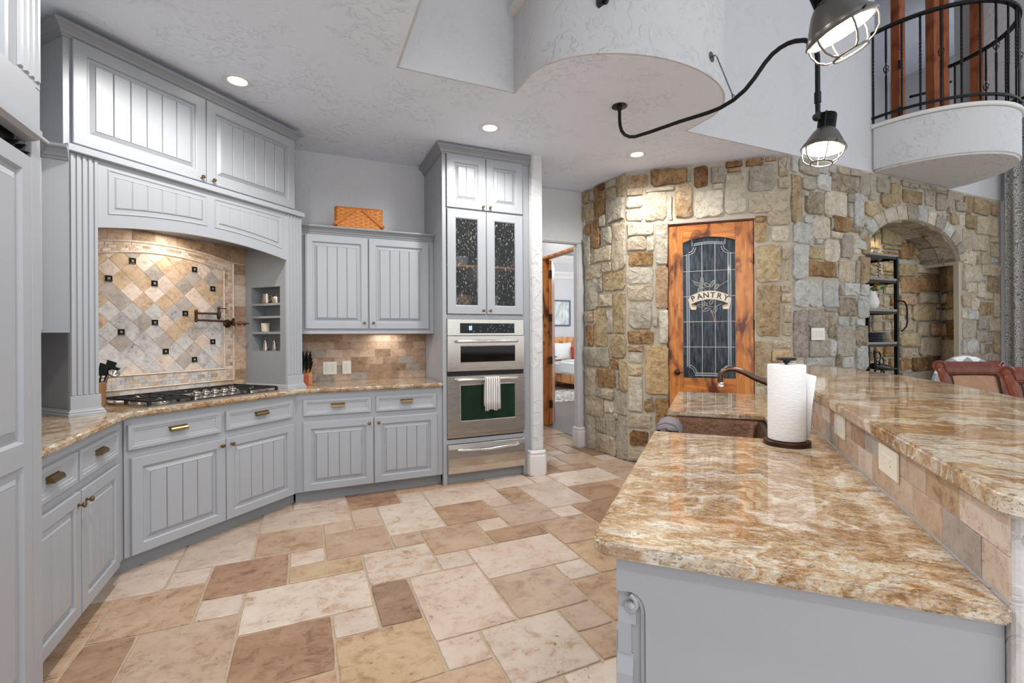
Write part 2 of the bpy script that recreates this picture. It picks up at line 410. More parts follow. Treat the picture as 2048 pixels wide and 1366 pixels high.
# ------------------------------------------------------------------ mesh helpers
class MB:
    def __init__(s, M=None):
        s.v = []; s.f = []; s.M = M
    def add(s, vs, fs):
        o = len(s.v)
        for p in vs:
            p = Vector(p)
            s.v.append(tuple(s.M @ p) if s.M is not None else tuple(p))
        s.f += [tuple(i + o for i in f) for f in fs]
        return s
    def box(s, x0, y0, z0, x1, y1, z1):
        x0, x1 = min(x0, x1), max(x0, x1); y0, y1 = min(y0, y1), max(y0, y1); z0, z1 = min(z0, z1), max(z0, z1)
        return s.add([(x0, y0, z0), (x1, y0, z0), (x1, y1, z0), (x0, y1, z0), (x0, y0, z1), (x1, y0, z1), (x1, y1, z1), (x0, y1, z1)],
                     [(3, 2, 1, 0), (4, 5, 6, 7), (0, 1, 5, 4), (1, 2, 6, 5), (2, 3, 7, 6), (3, 0, 4, 7)])
    def prism(s, pl, z0, z1):          # polygon in x-y, extruded in z
        n = len(pl)
        return s.add([(x, y, z0) for x, y in pl] + [(x, y, z1) for x, y in pl],
                     [tuple(range(n - 1, -1, -1)), tuple(range(n, 2 * n))] + [(i, (i + 1) % n, n + (i + 1) % n, n + i) for i in range(n)])
    def prism_y(s, pl, y0, y1):        # polygon in x-z, extruded in y
        n = len(pl)
        return s.add([(x, y0, z) for x, z in pl] + [(x, y1, z) for x, z in pl],
                     [tuple(range(n)), tuple(range(2 * n - 1, n - 1, -1))] + [(i, n + i, n + (i + 1) % n, (i + 1) % n) for i in range(n)])
    def prism_x(s, pl, x0, x1):        # polygon in y-z, extruded in x
        n = len(pl)
        return s.add([(x0, y, z) for y, z in pl] + [(x1, y, z) for y, z in pl],
                     [tuple(range(n)), tuple(range(2 * n - 1, n - 1, -1))] + [(i, n + i, n + (i + 1) % n, (i + 1) % n) for i in range(n)])
    def loops(s, ls, fill=True, back=False):   # bridge closed loops of equal length
        n = len(ls[0]); vs = [p for l in ls for p in l]; fs = []
        for k in range(len(ls) - 1):
            for i in range(n):
                j = (i + 1) % n
                fs.append((k * n + i, k * n + j, (k + 1) * n + j, (k + 1) * n + i))
        if fill: fs.append(tuple(range((len(ls) - 1) * n, len(ls) * n)))
        if back: fs.append(tuple(range(n - 1, -1, -1)))
        return s.add(vs, fs)
    def tube(s, pts, r, n=8, cap=True, closed=False):
        pts = [Vector(p) for p in pts]; m = len(pts)
        rs = r if isinstance(r, (list, tuple)) else [r] * m
        t0 = (pts[1] - pts[0]).normalized()
        up = Vector((0, 0, 1)) if abs(t0.z) < 0.9 else Vector((1, 0, 0))
        nrm = t0.cross(up).normalized(); vs = []
        for i, p in enumerate(pts):
            a = pts[i - 1] if (i or closed) else pts[0]; b = pts[(i + 1) % m] if (i < m - 1 or closed) else pts[-1]
            t = (b - a).normalized()
            nrm = (nrm - t * nrm.dot(t)).normalized(); bn = t.cross(nrm)
            vs += [p + (nrm * cos(2 * pi * k / n) + bn * sin(2 * pi * k / n)) * rs[i] for k in range(n)]
        fs = []
        for i in range(m if closed else m - 1):
            for k in range(n):
                a, b = i * n + k, i * n + (k + 1) % n; c = ((i + 1) % m) * n
                fs.append((a, b, c + (k + 1) % n, c + k))
        if cap and not closed: fs += [tuple(range(n - 1, -1, -1)), tuple(range((m - 1) * n, m * n))]
        return s.add(vs, fs)
    def lathe(s, prof, c=(0, 0, 0), n=20, axis=None, cap=True):   # profile (r, h) about z, or about axis matrix
        vs = []; c = Vector(c); A = axis or Matrix.Identity(3)
        for r, h in prof:
            vs += [c + A @ Vector((r * cos(2 * pi * k / n), r * sin(2 * pi * k / n), h)) for k in range(n)]
        fs = []; m = len(prof)
        for i in range(m - 1):
            for k in range(n):
                fs.append((i * n + k, i * n + (k + 1) % n, (i + 1) * n + (k + 1) % n, (i + 1) * n + k))
        if cap: fs += [tuple(range(n - 1, -1, -1)), tuple(range((m - 1) * n, m * n))]
        return s.add(vs, fs)
    def sweep(s, path, prof, side=1):   # profile (out, z) swept along a polyline in x-y with mitres; out is to the right of travel * side
        n = len(prof); m = len(path); vs = []
        P = [Vector((a, b)) for a, b in path]
        for i in range(m):
            d0 = (P[i] - P[i - 1]).normalized() if i else (P[1] - P[0]).normalized()
            d1 = (P[i + 1] - P[i]).normalized() if i < m - 1 else d0
            n0 = Vector((d0.y, -d0.x)) * side; n1 = Vector((d1.y, -d1.x)) * side
            mm = (n0 + n1).normalized(); k = 1 / max(0.3, mm.dot(n0))
            vs += [(P[i].x + mm.x * k * o, P[i].y + mm.y * k * o, z) for o, z in prof]
        fs = []
        for i in range(m - 1):
            for k in range(n):
                j = (k + 1) % n
                fs.append((i * n + k, i * n + j, (i + 1) * n + j, (i + 1) * n + k))
        fs += [tuple(range(n - 1, -1, -1)), tuple(range((m - 1) * n, m * n))]
        return s.add(vs, fs)

def mesh_of(mb, bevel=0, seg=1, smooth=False, ang=32, name='mesh'):
    me = bpy.data.meshes.new(name)
    me.from_pydata(mb.v, [], mb.f)
    b = bmesh.new(); b.from_mesh(me)
    bmesh.ops.recalc_face_normals(b, faces=b.faces)
    if bevel:
        ed = [e for e in b.edges if len(e.link_faces) == 2 and e.calc_face_angle(0) > radians(25)]
        bmesh.ops.bevel(b, geom=ed, offset=bevel, segments=seg, affect='EDGES', clamp_overlap=True)
    b.to_mesh(me); b.free()
    if smooth:
        for p in me.polygons: p.use_smooth = True
        me.set_sharp_from_angle(angle=radians(ang))
    return me

def ob(name, mb, mat, parent=None, bevel=0, seg=1, smooth=False, ang=32, loc=None, rot=None, **props):
    me = mb if isinstance(mb, bpy.types.Mesh) else mesh_of(mb, bevel, seg, smooth, ang, name)
    o = bpy.data.objects.new(name, me)
    if mat is not None and not me.materials:
        me.materials.append(MT[mat] if isinstance(mat, str) else mat)
    COL.objects.link(o)
    if parent is not None: o.parent = parent
    if loc: o.location = loc
    if rot is not None: o.rotation_euler = rot if not isinstance(rot, (int, float)) else (0, 0, rot)
    for k, v in props.items(): o[k] = v
    return o
def tag(o, label, cat, group=None):
    o['label'] = label; o['category'] = cat
    if group: o['group'] = group
    return o
def thing(name, loc, rz, label, cat, group=None):
    o = bpy.data.objects.new(name, None)
    o.empty_display_size = 0.1
    COL.objects.link(o); o.location = loc; o.rotation_euler = (0, 0, rz)
    return tag(o, label, cat, group)
def frame(name, loc, rz):
    o = bpy.data.objects.new(name, None); COL.objects.link(o); o.location = loc; o.rotation_euler = (0, 0, rz); o['kind'] = 'structure'
    return o
def dup(o, parent=None, **kw):
    c = o.copy(); COL.objects.link(c)
    if parent: c.parent = parent
    for ch in list(o.children): dup(ch, c)
    return c
def arc(cx, cy, rx, ry, a0, a1, n):
    return [(cx + rx * cos(radians(a0 + (a1 - a0) * i / n)), cy + ry * sin(radians(a0 + (a1 - a0) * i / n))) for i in range(n + 1)]
def lerp(a, b, t): return a + (b - a) * t
def Rm(dx, dy, dz):     # 3x3 whose z axis points along (dx,dy,dz)
    return Vector((dx, dy, dz)).to_track_quat('Z', 'Y').to_matrix()
TH = atan2(0.686, 0.728)           # heading of the diagonal run and of the island
def W2(d, e, o=(0, 0)):            # island coordinates (along, towards the dining side) to world x, y
    return (o[0] + 0.728 * d + 0.686 * e, o[1] + 0.686 * d - 0.728 * e)
DO = (-0.482, 3.75)

# ------------------------------------------------------------------ floor
def floor():
    u = 0.2032; ox, oy = 0.6 * u, 0.1 * u
    fl = ob('floor', MB().prism([(-1.7, -3.0), (8.6, -3.0), (8.6, 3.4), (4.4, 3.4), (3.32, 5.0), (3.32, 6.7), (2.1, 6.7), (2.1, 5.2), (-1.7, 5.2)], -0.08, -0.006), 'grout', kind='structure')
    base = ((-2, 12, 1, 14), (-2, 10, 0, 12), (0, 11, 1, 12), (1, 11, 2, 13), (0, 9, 2, 11), (1, 13, 3, 15), (2, 10, 4, 13), (3, 13, 4, 14), (-1, 9, 0, 10), (-1, 8, 1, 9), (-3, 8, -1, 10), (2, 9, 3, 10))
    tint = {(-3, 14): 'b', (-3, 13): 'p', (-1, 14): 'y', (-1, 15): 'p', (-2, 12): 'w', (-2, 10): 'b', (0, 11): 'p', (1, 11): 'd', (0, 9): 'y', (1, 13): 'w',
            (2, 10): 'p', (3, 13): 'p', (4, 12): 'p', (4, 10): 'g', (6, 11): 'w', (6, 9): 't', (5, 9): 'g', (5, 8): 't', (3, 8): 'w', (2, 9): 'p', (1, 7): 't',
            (-2, 18): 'p', (0, 17): 'g', (-2, 16): 't', (-4, 16): 'p', (0, 15): 't', (1, 19): 'b', (1, 17): 'g', (2, 16): 'w', (4, 18): 'p', (4, 16): 'b', (6, 17): 'p',
            (7, 17): 't', (6, 15): 'g', (5, 15): 'p', (5, 14): 'b', (3, 14): 't', (2, 15): 'g', (8, 16): 'p', (8, 15): 'p', (9, 14): 'b', (7, 13): 't', (10, 16): 'b', (10, 18): 'w',
            (-5, 13): 't', (-6, 15): 'p', (-5, 11): 'b', (-4, 15): 'p', (-4, 10): 'g', (12, 17): 't', (11, 20): 'b', (12, 21): 't'}
    R = random.Random(11); stuff = MB(); n = 0
    def outline(w, h, amp):
        pts = []
        for (ax, ay, bx, by) in ((0, 0, w, 0), (w, 0, w, h), (w, h, 0, h), (0, h, 0, 0)):
            L = abs(bx - ax) + abs(by - ay); k = max(2, int(L / 0.075))
            for i in range(k):
                t = i / k
                x, y = lerp(ax, bx, t), lerp(ay, by, t)
                j = -abs(R.gauss(0, amp))
                if ay == by: y += j * (1 if ay > 0 else -1)
                else: x += j * (1 if ax > 0 else -1)
                if i == 0:
                    x += (0.004 if ax == 0 else -0.004); y += (0.004 if ay == 0 else -0.004)
                pts.append((x, y))
        return pts
    for sx in range(-2, 8):
        for sy in range(-5, 4):
            for (a, b, c, d) in base:
                x0, y0, x1, y1 = a + 6 * sx, b + 6 * sy, c + 6 * sx, d + 6 * sy
                if x0 > 41 or y0 > 31 or x1 < -8 or y1 < -13: continue
                wx, wy = ox + x0 * u, oy + y0 * u
                cx, cy = wx + (x1 - x0) * u / 2, wy + (y1 - y0) * u / 2
                if cx > 4.2 and cy > 3.2 or (cy > 5.2 and not 2.0 < cx < 3.3) or cx > 8.4 or (cx > 3.35 and cy > 4.2) or cx < -1.5: continue
                hole = cx < -0.6 - 0 and False
                g = 0.0045
                pts = [(x + g, y + g) for x, y in outline((x1 - x0) * u - 2 * g, (y1 - y0) * u - 2 * g, 0.0016)]
                mx = (x1 - x0) * u / 2; my = (y1 - y0) * u / 2
                ins = [(x + (0.003 if x < mx else -0.003), y + (0.003 if y < my else -0.003)) for x, y in pts]
                dz = R.uniform(-0.0008, 0.0008)
                near = -6 <= x0 <= 17 and 5 <= y0 <= 24 and not (cx > 1.2 and cy < 1.2)
                M = Matrix.Translation((wx, wy, 0))
                if near:
                    t = tint.get((x0, y0)) or R.choice('ppttbgwyd')
                    m = MB(); m.loops([[(x, y, -0.012) for x, y in pts], [(x, y, -0.0025) for x, y in pts], [(x, y, dz) for x, y in ins]])
                    ob('tile', m, 'f' + t, fl, loc=(wx, wy, 0)); n += 1
                else:
                    stuff.M = M
                    stuff.loops([[(x, y, -0.012) for x, y in pts], [(x, y, -0.0025) for x, y in pts], [(x, y, dz) for x, y in ins]])
    ob('distant_tiles', stuff, 'ft', fl, kind='stuff')
floor()

# ------------------------------------------------------------------ ceiling and plaster walls
CZ = 3.1
DRUM = [(1.40, 3.1)] + arc(2.21, 2.87, 0.81, 0.535, 180, 360, 40) + [(3.02, 3.1)]
DRUMC = [(1.415, 3.115)] + arc(2.21, 2.87, 0.795, 0.52, 180, 360, 40) + [(3.005, 3.115)]
ob('ceiling', MB().prism([(-1.6, -1.6), (0.565, -1.6), (0.565, 3.115)] + DRUMC + [(4.45, 3.115), (4.45, 6.7), (-1.6, 6.7)], CZ, CZ + 0.12), 'ceil', kind='structure')
def rounded_wall(name, pl, z0, z1, mat='wall', r=0.0, **kw):
    return ob(name, MB().prism(pl, z0, z1), mat, kind='structure', bevel=r, seg=2, smooth=bool(r), **kw)
rounded_wall('wall_left', [(-1.65, -1.6), (-1.53, -1.6), (-1.53, 3.35), (-1.65, 3.35)], 0, CZ)
rounded_wall('wall_back', [(-0.72, 4.85), (2.03, 4.85), (2.03, 4.97), (-0.72, 4.97)], 0, CZ)
a = W2(-0.9, -0.62, DO); b = W2(0.95, -0.62, DO); c = W2(0.95, -0.74, DO); d = W2(-0.9, -0.74, DO)
ob('wall_corner', MB().prism([(-1.65, 3.3), (-1.53, 3.3), W2(-0.62, -0.64, DO), W2(0.63, -0.64, DO), (-0.55, 4.85), (-0.55, 4.97), (-1.65, 4.97)], 0, CZ), 'wall', kind='structure')
def rc(x0, y0, x1, y1, r, n=5):   # rectangle with rounded near corners
    return [(x1, y1), (x0, y1)] + arc(x0 + r, y0 + r, r, r, 180, 270, n) + arc(x1 - r, y0 + r, r, r, 270, 360, n)
rounded_wall('wall_column', rc(2.035, 4.10, 2.155, 6.7, 0.03), 0, CZ, 'rough_wall')
bp = [(0, 0), (0.018, 0), (0.018, 0.175), (0.014, 0.19), (0.008, 0.2), (0.014, 0.215), (0.006, 0.235), (0, 0.24)]
ob('baseboard_column', MB().sweep([(2.02, 4.3), (2.02, 4.115), (2.045, 4.095), (2.145, 4.095), (2.165, 4.115), (2.165, 6.6)], bp, 1), 'white', kind='structure', smooth=True)
# hall header, jamb and the bedroom door wall
rounded_wall('wall_header', [(2.155, 4.93), (3.16, 4.93), (3.16, 5.03), (2.155, 5.03)], 2.465, CZ, r=0.012)
rounded_wall('wall_jamb', [(3.055, 4.925), (3.15, 4.925), (3.32, 5.03), (3.055, 5.03)], 0, 2.47, r=0.012)
ob('baseboard_jamb', MB().sweep([(3.05, 5.03), (3.05, 4.915), (3.15, 4.915)], bp, 1), 'white', kind='structure', smooth=True)
ob('wall_bedroom', MB().box(3.31, 5.0, 0, 3.41, 5.2, CZ).box(3.31, 5.2, 2.53, 3.41, 6.37, CZ).box(3.31, 6.37, 0, 3.41, 6.7, CZ), 'wall', kind='structure')
ob('wall_vestibule', MB().box(2.0, 6.6, 0, 3.4, 6.7, CZ), 'wall', kind='structure')
ob('wall_pantry_side', MB().box(4.45, 3.2, 0, 4.55, 5.1, CZ).box(3.41, 5.0, 0, 4.45, 5.1, CZ), 'wall', kind='structure')
# two-storey volume: drum, upper wall, balcony wall
m = MB().prism([(1.40, 3.1)] + DRUM[1:-1] + [(3.02, 3.1)], CZ + 0.121, 6.2)
n_ = len(DRUM); m.add([(x, y, z) for z, P_ in ((CZ + 0.121, DRUM), (CZ, DRUM), (CZ, DRUMC)) for x, y in P_], [(r_ * n_ + i, r_ * n_ + i + 1, (r_ + 1) * n_ + i + 1, (r_ + 1) * n_ + i) for r_ in range(2) for i in range(n_ - 1)])
ob('wall_drum', m, 'rough_wall', kind='structure', smooth=True, ang=40)
ob('trim_1', MB().box(1.352, 2.93, 3.64, 1.40, 3.1, 3.685).box(1.352, 1.6, 3.64, 1.40, 2.93, 3.685), 'white', kind='structure')
ob('wall_upper', MB().box(0.58, 3.1, CZ + 0.121, 5.70, 3.25, 6.2).box(0.58, 3.1, CZ, 1.40, 3.114, CZ + 0.121).box(3.02, 3.1, CZ, 4.36, 3.114, CZ + 0.121).box(4.36, 3.1, CZ, 5.70, 3.25, CZ + 0.121).box(5.70, 3.1, CZ, 8.5, 3.25, 3.60), 'wall', kind='structure')
ob('wall_loft', MB().box(0.48, -1.6, CZ + 0.121, 0.58, 3.1, 6.2).box(0.566, -1.6, CZ, 0.58, 3.1, CZ + 0.121), 'wall', kind='structure')
ob('ceiling_upper', MB().box(0.4, -3.0, 6.2, 8.62, 3.25, 6.3).box(4.9, 3.25, 6.2, 10.5, 5.5, 6.3), 'ceil', kind='structure')
ob('wall_window', MB().box(8.5, 2.0, 0, 8.62, 3.6, 6.2).box(8.5, -3.0, 5.2, 8.62, 2.0, 6.2).box(8.5, -3.0, 0, 8.62, 2.0, 0.3), 'wall', kind='structure')
ob('wall_landing', MB().box(5.0, 5.4, 3.4, 10.5, 5.5, 6.6).box(4.9, 3.25, 3.4, 5.0, 5.5, 6.6).box(10.4, 3.25, 3.4, 10.5, 5.5, 6.6), 'wall', kind='structure')
ob('floor_landing', MB().box(5.0, 3.25, 3.5, 10.5, 5.4, 3.6), 'post_wood', kind='structure')

# ------------------------------------------------------------------ recessed can lights
for i, (x, y, lab) in enumerate(((-0.397, 3.70, 'round recessed ceiling light above the cooktop hood'), (1.447, 3.703, 'round recessed ceiling light in front of the tall oven cabinet'), (2.964, 3.688, 'round recessed ceiling light close to the stone pantry wall'))):
    t = thing('recessed_light', (x, y, CZ), 0, lab, 'ceiling light', 'recessed ceiling lights')
    ob('trim_ring', MB().lathe([(0.055, 0.0), (0.062, -0.006), (0.085, -0.008), (0.092, -0.003), (0.092, 0.0)], n=28, cap=False), 'white', t, smooth=True)
    ob('lens', MB().lathe([(0.058, 0.0), (0.058, -0.003), (0.02, -0.0035)], n=24), 'canlamp', t)

# ------------------------------------------------------------------ stone walls
STONES = {'hall': '0 294 12 309 o;13 294 20 306 g;23 302 40 310 d;23 273 40 302 b;0 271 20 293 o;42 301 59 309 t;43 286 60 300 t;62 286 74 308 o;43 261 72 287 g;31 260 42 273 g;1 256 14 269 b;16 237 31 271 b;34 236 51 257 g;52 207 74 261 t;1 218 13 254 g;20 220 51 236 t;14 220 19 231 t;2 202 35 218 t;37 207 51 217 t;37 185 73 207 o;1 165 27 202 g;28 185 35 201 g;28 168 52 182 t;54 137 73 182 o;1 151 17 164 t;19 122 43 165 o;44 138 53 165 g;3 123 18 148 b;49 110 74 136 o;1 99 47 121 g;49 98 63 109 b;64 74 75 109 o;2 63 22 96 t;25 76 57 97 b;58 75 63 96 g;24 64 31 73 g;32 63 54 74 t;54 48 74 72 g;2 41 36 64 t;38 48 53 61 c;56 43 61 48 t;1 -1 21 39 g;23 23 39 41 g;40 21 57 43 g;60 -3 75 47 g;24 -3 57 22 t', 'pantry': '1 292 22 306 r;1 284 17 292 t;0 271 17 283 c;0 257 17 269 c;20 256 41 286 t;43 255 46 280 c;1 241 28 254 c;1 225 20 240 t;21 224 28 240 c;2 209 27 223 b;30 209 42 252 c;0 190 27 207 c;1 172 27 188 t;30 163 42 207 r;2 142 25 169 g;33 127 42 161 c;27 144 31 155 g;1 126 27 140 b;1 118 17 124 r;1 106 16 117 c;1 92 16 104 o;19 73 42 124 O;1 54 15 91 c;20 67 26 70 g;17 54 27 65 b;29 37 42 69 b;1 36 25 51 t;2 17 21 33 d;23 19 38 34 o;1 -2 21 14 t;26 292 61 312 b;0 307 23 311 r;61 293 65 310 g;68 286 81 308 d;68 309 81 311 t;83 307 96 309 r;84 288 96 305 g;86 283 95 288 c;98 303 113 310 d;117 302 132 310 b;134 305 143 309 r;145 289 154 310 t;119 277 143 302 g;145 277 155 288 t;100 298 112 302 r;97 256 116 296 c;119 255 153 275 t;50 257 66 291 B;68 255 95 282 c;20 286 48 290 c;124 246 134 252 b;135 242 155 256 t;124 226 134 245 O;139 226 154 240 c;125 187 147 223 o;148 208 155 221 t;151 188 153 207 t;147 176 155 184 t;147 166 156 174 t;149 147 155 163 t;148 134 156 146 t;125 133 146 184 u;124 92 138 129 o;140 122 155 131 t;139 107 155 119 O', 'dining': '-1 293 9 309 w;11 293 37 308 g;40 297 52 306 w;55 300 65 306 w;70 300 88 308 t;89 301 107 308 g;0 244 16 291 u;15 278 35 290 g;37 280 57 296 w;59 283 105 300 h;108 282 122 306 g;18 271 22 276 w;20 255 46 277 h;48 256 84 280 c;86 273 97 282 g;87 257 94 272 g;96 249 113 283 w;18 245 30 252 w;30 231 56 253 c;50 253 59 256 t;57 241 60 253 g;61 241 91 256 b;2 224 32 245 w;94 242 110 249 h;58 233 78 240 c;34 225 44 230 w;75 214 94 238 g;94 220 109 239 c;111 220 121 245 u;113 251 127 258 w;23 210 47 222 o;48 209 72 231 c;1 189 22 222 w;23 193 63 208 b;64 193 69 207 g;71 189 97 213 t;98 189 104 212 g;105 189 121 217 u;2 162 23 188 w;24 162 44 187 w;46 162 69 190 w;71 175 77 187 g;79 175 105 188 w;107 176 121 188 w;70 154 101 173 h;103 152 120 175 w;47 158 68 161 g;2 113 21 159 m;23 141 47 160 g;48 139 52 157 t;54 131 66 156 h;69 144 85 153 w;89 144 98 153 w;99 144 112 151 w;66 112 96 143 g;98 123 120 144 h;24 113 53 129 g;55 113 65 129 w;18 103 63 112 w;66 102 74 112 h;75 100 94 112 w;99 97 120 122 w;116 262 144 277 o;123 279 135 307 g;138 289 159 306 g;160 302 172 309 g;183 301 196 308 g;197 301 215 307 g;218 303 239 308 g;241 304 252 310 g;252 302 275 306 g;144 274 165 289 o;163 281 183 302 o;186 284 223 298 u;230 285 251 303 g;254 282 273 301 g;276 287 295 308 g;290 297 308 307 g;297 285 317 297 g;317 285 336 307 u;339 286 378 307 u;382 288 400 305 u;307 268 318 282 c;319 266 342 283 u;343 261 397 284 t;337 240 375 263 t;377 253 399 259 t;381 234 401 253 t;314 241 332 265 t;357 223 380 239 t;312 222 325 236 c;326 221 343 238 c;345 223 354 233 t;285 268 303 281 o;278 280 294 287 g;313 189 321 220 c;323 200 356 220 c;357 209 403 223 t;323 186 346 199 c;347 180 364 199 c;375 188 401 208 u;366 178 385 187 t;311 168 332 183 t;333 165 347 179 c;349 157 369 175 u;371 159 385 175 u;387 156 401 187 t;311 153 322 165 c;324 152 346 164 w;347 140 372 154 g;374 138 401 155 t;312 129 342 150 g;344 124 371 138 g;373 125 385 137 g;386 109 401 136 u;322 110 350 127 w;352 109 362 122 g;363 109 381 121 h;310 110 320 127 w;330 89 372 108 g;374 65 400 107 g', 'nb': '254 208 289 223 o;292 214 345 225 t;255 187 298 207 b;300 191 344 212 b;256 172 288 183 r;296 175 348 188 t;341 169 348 175 t;254 159 267 168 o;269 154 277 168 o;284 152 336 172 o;339 153 348 167 t;255 139 288 151 t;295 132 320 150 t;326 132 348 148 r;255 119 296 136 o;299 106 348 130 t;256 105 277 117 t;280 108 293 117 t;283 87 347 104 d;256 89 279 103 b;256 76 327 86 g;230 89 251 104 b;220 107 251 119 b;202 106 215 120 O;204 91 220 105 t;223 212 252 221 o;221 208 252 211 o;226 193 252 200 o;222 184 252 193 t;209 170 218 184 t;220 168 232 181 t;234 170 252 182 b;197 149 215 160 t;225 153 251 161 o;198 138 216 149 t;219 139 232 150 t;235 140 251 151 t;238 128 251 138 r;192 207 209 216 o;191 238 199 252 o;201 239 214 259 o;218 246 265 266 o;267 255 305 269 o;256 230 283 251 b;286 237 325 258 o;223 240 253 244 o;297 233 335 237 o', 'ns': '2 190 64 234 B;28 167 64 184 r;2 175 24 187 t;1 152 64 166 t;1 132 22 148 r;26 129 63 148 d;5 94 63 126 t'}
FRAMES = {'hall': ((3.14, 4.90), (3.19, 4.15)), 'pantry': ((3.19, 4.15), (4.341, 3.10)), 'dining': ((4.341, 3.1), (8.36, 3.1)),
          'nb': ((4.341, 3.48), (8.36, 3.48)), 'ns': ((7.84, 3.48), (7.40, 3.12))}
SR = random.Random(5)
def stone_mesh(w, h, R, th=None):
    # irregular quarried outline, proud of the mortar, with a rough split face
    pts = []
    c = min(w, h) * 0.16
    cor = [R.uniform(0.25, 1.3) * c for _ in range(4)]
    nx = max(2, min(5, int(w / 0.05))); nz = max(2, min(5, int(h / 0.05)))
    j = min(0.009, 0.05 * min(w, h))
    sk = [R.uniform(-1, 1) * min(0.012, 0.06 * min(w, h)) for _ in range(4)]
    def side(ax, az, bx, bz, n, k):
        for i in range(n):
            t = i / (n - 1) if n > 1 else 0
            x, z = lerp(ax, bx, t) + R.uniform(-j, j), lerp(az, bz, t) + R.uniform(-j, j)
            if k in (0, 2): z += sk[k] * (t - 0.5)
            else: x += sk[k] * (t - 0.5)
            pts.append((min(w + .004, max(-.004, x)), min(h + .004, max(-.004, z))))
    side(cor[0], 0, w - cor[1], 0, nx, 0); side(w, cor[1], w, h - cor[2], nz, 1); side(w - cor[2], h, cor[3], h, nx, 2); side(0, h - cor[3], 0, cor[0], nz, 3)
    d = th or R.uniform(0.014, 0.032)
    cx, cz = w * R.uniform(0.38, 0.62), h * R.uniform(0.38, 0.62)
    tx, tz = R.uniform(-0.012, 0.012) / max(0.1, w), R.uniform(-0.012, 0.012) / max(0.1, h)
    ins = min(0.020, 0.13 * min(w, h))
    def scl(k, y, jit):
        out = []
        for x, z in pts:
            vx, vz = x - cx, z - cz; L = max(1e-4, sqrt(vx * vx + vz * vz))
            f = max(0.25, 1 - k / L)
            out.append((cx + vx * f, y + (R.uniform(-jit, jit) + (vx * tx + vz * tz) if jit else 0), cz + vz * f))
        return out
    m = MB()
    n = len(pts)
    l = [scl(-0.002, 0.004, 0), scl(0, -d * 0.75, 0.003), scl(ins * 0.5, -d, 0.005)]
    m.loops(l, fill=False)
    mid = scl(min(w, h) * 0.27, -d - 0.003, 0.008)
    o = len(m.v) - n
    m.v += mid
    m.f += [(o + i, o + (i + 1) % n, o + n + (i + 1) % n, o + n + i) for i in range(n)]
    m.v.append((cx, -d - R.uniform(0.0, 0.012), cz))
    m.f += [(o + n + i, o + n + (i + 1) % n, o + 2 * n) for i in range(n)]
    return m
def put_stone(parent, u0, z0, u1, z1, c, R=SR, th=None):
    w, h = u1 - u0, z1 - z0
    if w < 0.02 or h < 0.02: return
    ob('stone', mesh_of(stone_mesh(w, h, R, th), smooth=True, ang=22), 's' + c, parent, loc=(u0, 0, z0))
def stone_face(name, key, parts, L, top, blocked, fill_pal, limit_lo=0.0, ulo=0.0):
    (ax, ay), (bx, by) = FRAMES[key]
    rz = atan2(by - ay, bx - ax)
    f = ob(name, parts, 'mortar', kind='structure', loc=(ax, ay, 0), rot=rz)
    g = 0.02; nu, nz = int(round(L / g)), int(round(top / g))
    occ = [[blocked((i + 0.5) * g, (k + 0.5) * g) for k in range(nz)] for i in range(nu)]
    for s in STONES[key].split(';'):
        a, b, c, d, t = s.split()
        u0, z0, u1, z1 = [float(v) / 100 for v in (a, b, c, d)]
        u0, u1 = max(ulo, u0), min(L, u1); z1 = min(z1, top - 0.005); z0 = max(z0, 0.004)
        put_stone(f, u0, z0, u1, z1, t)
        for i in range(max(0, int((u0 - 0.012) / g)), min(nu, int((u1 + 0.012) / g) + 1)):
            for k in range(max(0, int((z0 - 0.012) / g)), min(nz, int((z1 + 0.012) / g) + 1)): occ[i][k] = True
    # stones the photograph hides or leaves too small to trace: laid into whatever is still free
    R = random.Random(len(key) * 7 + 1)
    for k in range(nz):
        for i in range(nu):
            if occ[i][k]: continue
            wmax = R.choice((5, 7, 9, 12, 15)); hmax = R.choice((4, 5, 6, 8, 10))
            wi = 0
            while wi < wmax and i + wi < nu and not occ[i + wi][k]: wi += 1
            hk = 0
            while hk < hmax and k + hk < nz and all(not occ[i + q][k + hk] for q in range(wi)): hk += 1
            for q in range(wi):
                for r in range(hk): occ[i + q][k + r] = True
            if wi >= 3 and hk >= 3 or (wi * hk >= 8 and min(wi, hk) >= 2):
                put_stone(f, i * g + 0.005, k * g + 0.005, (i + wi) * g - 0.006, (k + hk) * g - 0.006, R.choice(fill_pal), R, 0.01)
    return f
Lh = sqrt(0.05 ** 2 + 0.75 ** 2); Lp = sqrt(1.151 ** 2 + 1.05 ** 2)
stone_face('wall_hall', 'hall', MB().box(0, 0, 0, Lh, 0.12, CZ), Lh, 3.09, lambda u, z: False, 'tgo')
PD0, PD1, PDT = 0.405, 1.235, 2.515
stone_face('wall_pantry', 'pantry', MB().box(0, 0, 0, PD0, 0.14, CZ).box(PD1, 0, 0, Lp, 0.14, CZ).box(PD0, 0, PDT, PD1, 0.14, CZ), Lp, 3.09,
           lambda u, z: PD0 - 0.005 < u < PD1 + 0.005 and z < PDT + 0.01, 'tcog')
AC, AA, AZ, AB = 2.11, 0.94, 2.20, 0.45
def arch_z(u, a=AA, b=AB): return AZ + b * sqrt(max(0, 1 - ((u - AC) / a) ** 2))
m = MB().box(0, 0, 0, AC - AA, 0.14, CZ).box(AC + AA, 0, 0, 4.1, 0.05, CZ)
us = [AC - AA * cos(pi * i / 28) for i in range(29)]
for p, q_ in zip(us, us[1:]): m.prism_y([(p, arch_z(p)), (q_, arch_z(q_)), (q_, CZ), (p, CZ)], 0, 0.14)
